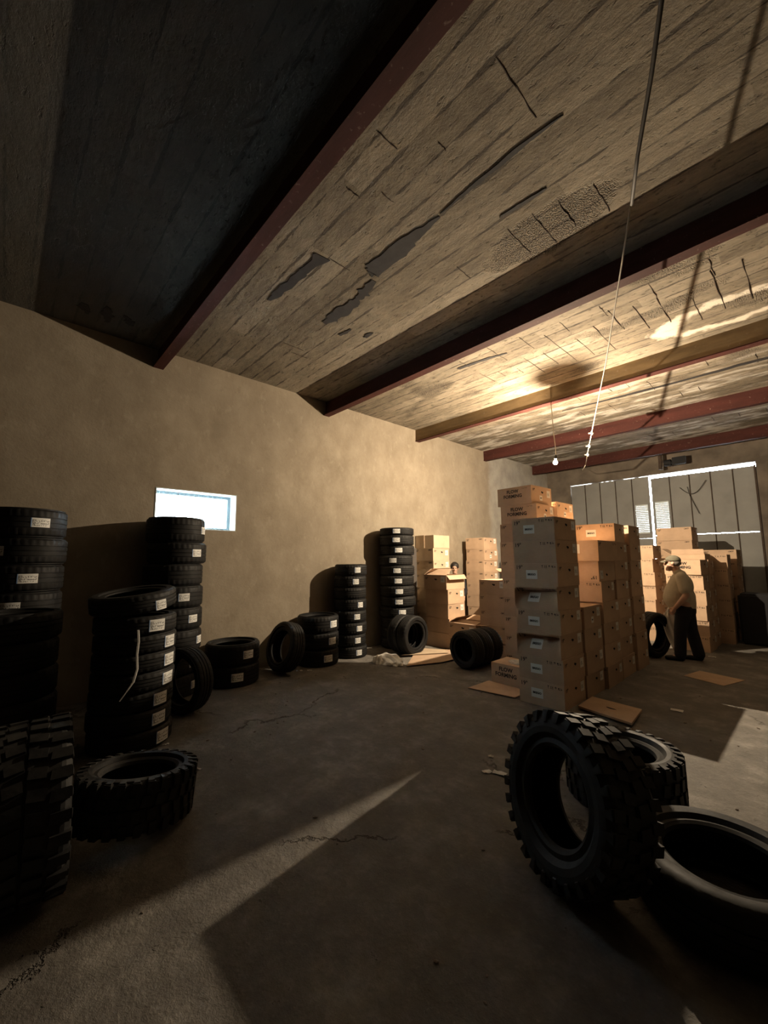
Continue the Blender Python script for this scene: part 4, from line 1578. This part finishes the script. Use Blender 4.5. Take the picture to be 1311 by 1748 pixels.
trs = [[((.0, 0, .88), .158), ((-.01, 0, .78), .158)],
       [((-.01, .085, .80), .115), ((.06, .10, .47), .086), ((.085, .10, .10), .080)],
       [((-.03, -.085, .80), .120), ((-.07, -.10, .47), .088), ((-.14, -.10, .10), .082)]]
capsules(trs, .009, 2, 'trousers', M['trousers'], man)
for nm, x, y in (('shoe', .12, .105), ('shoe', -.11, -.105)):
    capsules([[((x - .05, y, .05), .045), ((x + .04, y, .042), .042), ((x + .14, y, .034), .034)], [((x - .06, y, .022), .022), ((x + .14, y, .022), .022)]], .008, 2, nm, M['shoe'], man)
# cap with peak
cb = bmesh.new()
bmesh.ops.create_uvsphere(cb, u_segments=28, v_segments=16, radius=1, matrix=Matrix.Translation((HC[0] - .012, 0, HC[2] + .048)) @ Matrix.Diagonal((.108, .086, .083, 1)))
bmesh.ops.delete(cb, geom=[v for v in cb.verts if v.co.z < HC[2] + .028 + (v.co.x - HC[0]) * .10], context='VERTS')
crown = link('cap', bm_mesh('cap', cb, True), M['capm'], man)
sm = crown.modifiers.new('t', 'SOLIDIFY'); sm.thickness = .004
pb = bmesh.new()
rows = []
for i in range(7):
    a = radians(-62 + i * 124 / 6)
    rin_ = (HC[0] - .012 + .106 * cos(a), .084 * sin(a), HC[2] + .040)
    ro = (HC[0] + .030 + .135 * cos(a) ** .8, .080 * sin(a), HC[2] + .022 - .012 * abs(sin(a)))
    rows.append([pb.verts.new(Vector(rin_).lerp(Vector(ro), f) + Vector((0, 0, .008 * sin(pi * f)))) for f in (0, .33, .66, 1)])
for i in range(6):
    for j in range(3):
        pb.faces.new((rows[i][j], rows[i + 1][j], rows[i + 1][j + 1], rows[i][j + 1]))
pk = link('cap_peak', bm_mesh('cap_peak', pb, True), M['capm'], man)
sm = pk.modifiers.new('t', 'SOLIDIFY'); sm.thickness = .004
hb = bmesh.new()
bmesh.ops.create_uvsphere(hb, u_segments=24, v_segments=14, radius=1, matrix=Matrix.Translation((HC[0] - .030, 0, HC[2] + .010)) @ Matrix.Diagonal((.090, .081, .070, 1)))
link('hair', bm_mesh('hair', hb, True), M['hairg'], man)
# belt line
# translucent sheet hanging from his hand
sb = bmesh.new()
rnd = random.Random(4)
rows = []
for j in range(13):
    f = j / 12
    z = .80 - .70 * f
    wd = .04 + .15 * sin(min(1, f * 2.2) * pi / 2) - .05 * f
    cxm = .19 - .10 * f + .05 * sin(3 * f)
    row = []
    for i in range(9):
        g = i / 8 - .5
        row.append(sb.verts.new((cxm + wd * g * 1.2, -.10 + .025 * sin(9 * g + 5 * f) + rnd.uniform(-.006, .006), z + .03 * g * f)))
    rows.append(row)
for j in range(12):
    for i in range(8):
        sb.faces.new((rows[j][i], rows[j][i + 1], rows[j + 1][i + 1], rows[j + 1][i]))
sh = link('plastic_sheet', bm_mesh('plastic_sheet', sb, True), M['sheet'], None, (-1.60, 8.02, 0), (0, 0, radians(188)))
sm = sh.modifiers.new('t', 'SOLIDIFY'); sm.thickness = .002
tag(sh, 'pale creased sheet hanging from the hand of the man in the cap', 'sheet')

# person behind the open boxes, only the head shows
wm = empty('person', (-5.60, 7.36, 0), (0, 0, radians(-55)))
tag(wm, 'dark-haired person whose head shows above the open boxes near the wall', 'person')
H2 = (.05, 0, 1.405)
b2 = head_parts(H2, .97)
b2 += [[((.0, 0, 1.18), .055), ((.02, 0, 1.30), .05), ((.03, 0, 1.35), .05)],
       [((.0, 0, 1.18), .085), ((.01, 0, 1.02), .12), ((.0, 0, .80), .125)],
       [((-.01, -.12, 1.18), .055), ((-.01, .12, 1.18), .055)],
       [((-.01, .17, 1.17), .047), ((-.02, .21, .92), .040), ((.12, .18, .78), .028)],
       [((-.01, -.17, 1.17), .047), ((-.02, -.21, .92), .040), ((.12, -.18, .78), .028)],
       [((0, .08, .78), .09), ((.02, .08, .44), .058), ((.0, .08, .07), .04), ((.1, .09, .03), .028)],
       [((0, -.08, .78), .09), ((.02, -.08, .44), .058), ((.0, -.08, .07), .04), ((.1, -.09, .03), .028)]]
b2 += hand_parts((.12, .18, .78), (.8, -.1, -.5), (.3, -.9, .2), .5, .95)
b2 += hand_parts((.12, -.18, .78), (.8, .1, -.5), (.3, .9, .2), .5, .95)
capsules(b2, .008, 3, 'body', M['skin'], wm)
eyes(wm, H2, .97)
capsules([[((.0, 0, 1.21), .075), ((.01, 0, 1.02), .135), ((.0, 0, .74), .145)], [((-.01, -.14, 1.18), .066), ((-.01, .14, 1.18), .066)],
          [((-.01, .16, 1.17), .064), ((-.02, .21, .93), .056), ((.08, .19, .83), .045)], [((-.01, -.16, 1.17), .064), ((-.02, -.21, .93), .056), ((.08, -.19, .83), .045)]],
         .010, 3, 'sweater', M['trousers'], wm)
capsules([[((0, .075, .74), .11), ((.02, .08, .44), .078), ((.0, .08, .08), .07)], [((0, -.075, .74), .11), ((.02, -.08, .44), .078), ((.0, -.08, .08), .07)]], .010, 2, 'trousers', M['trousers'], wm)
hb = bmesh.new()
bmesh.ops.create_icosphere(hb, subdivisions=4, radius=1, matrix=Matrix.Translation((H2[0] - .026, 0, H2[2] + .045)) @ Matrix.Diagonal((.104, .094, .098, 1)))
rnd = random.Random(2)
for v in hb.verts:
    v.co += v.co.normalized() * .003 * sin(v.co.y * 400) 
link('hair', bm_mesh('hair', hb, True), M['hair'], wm)
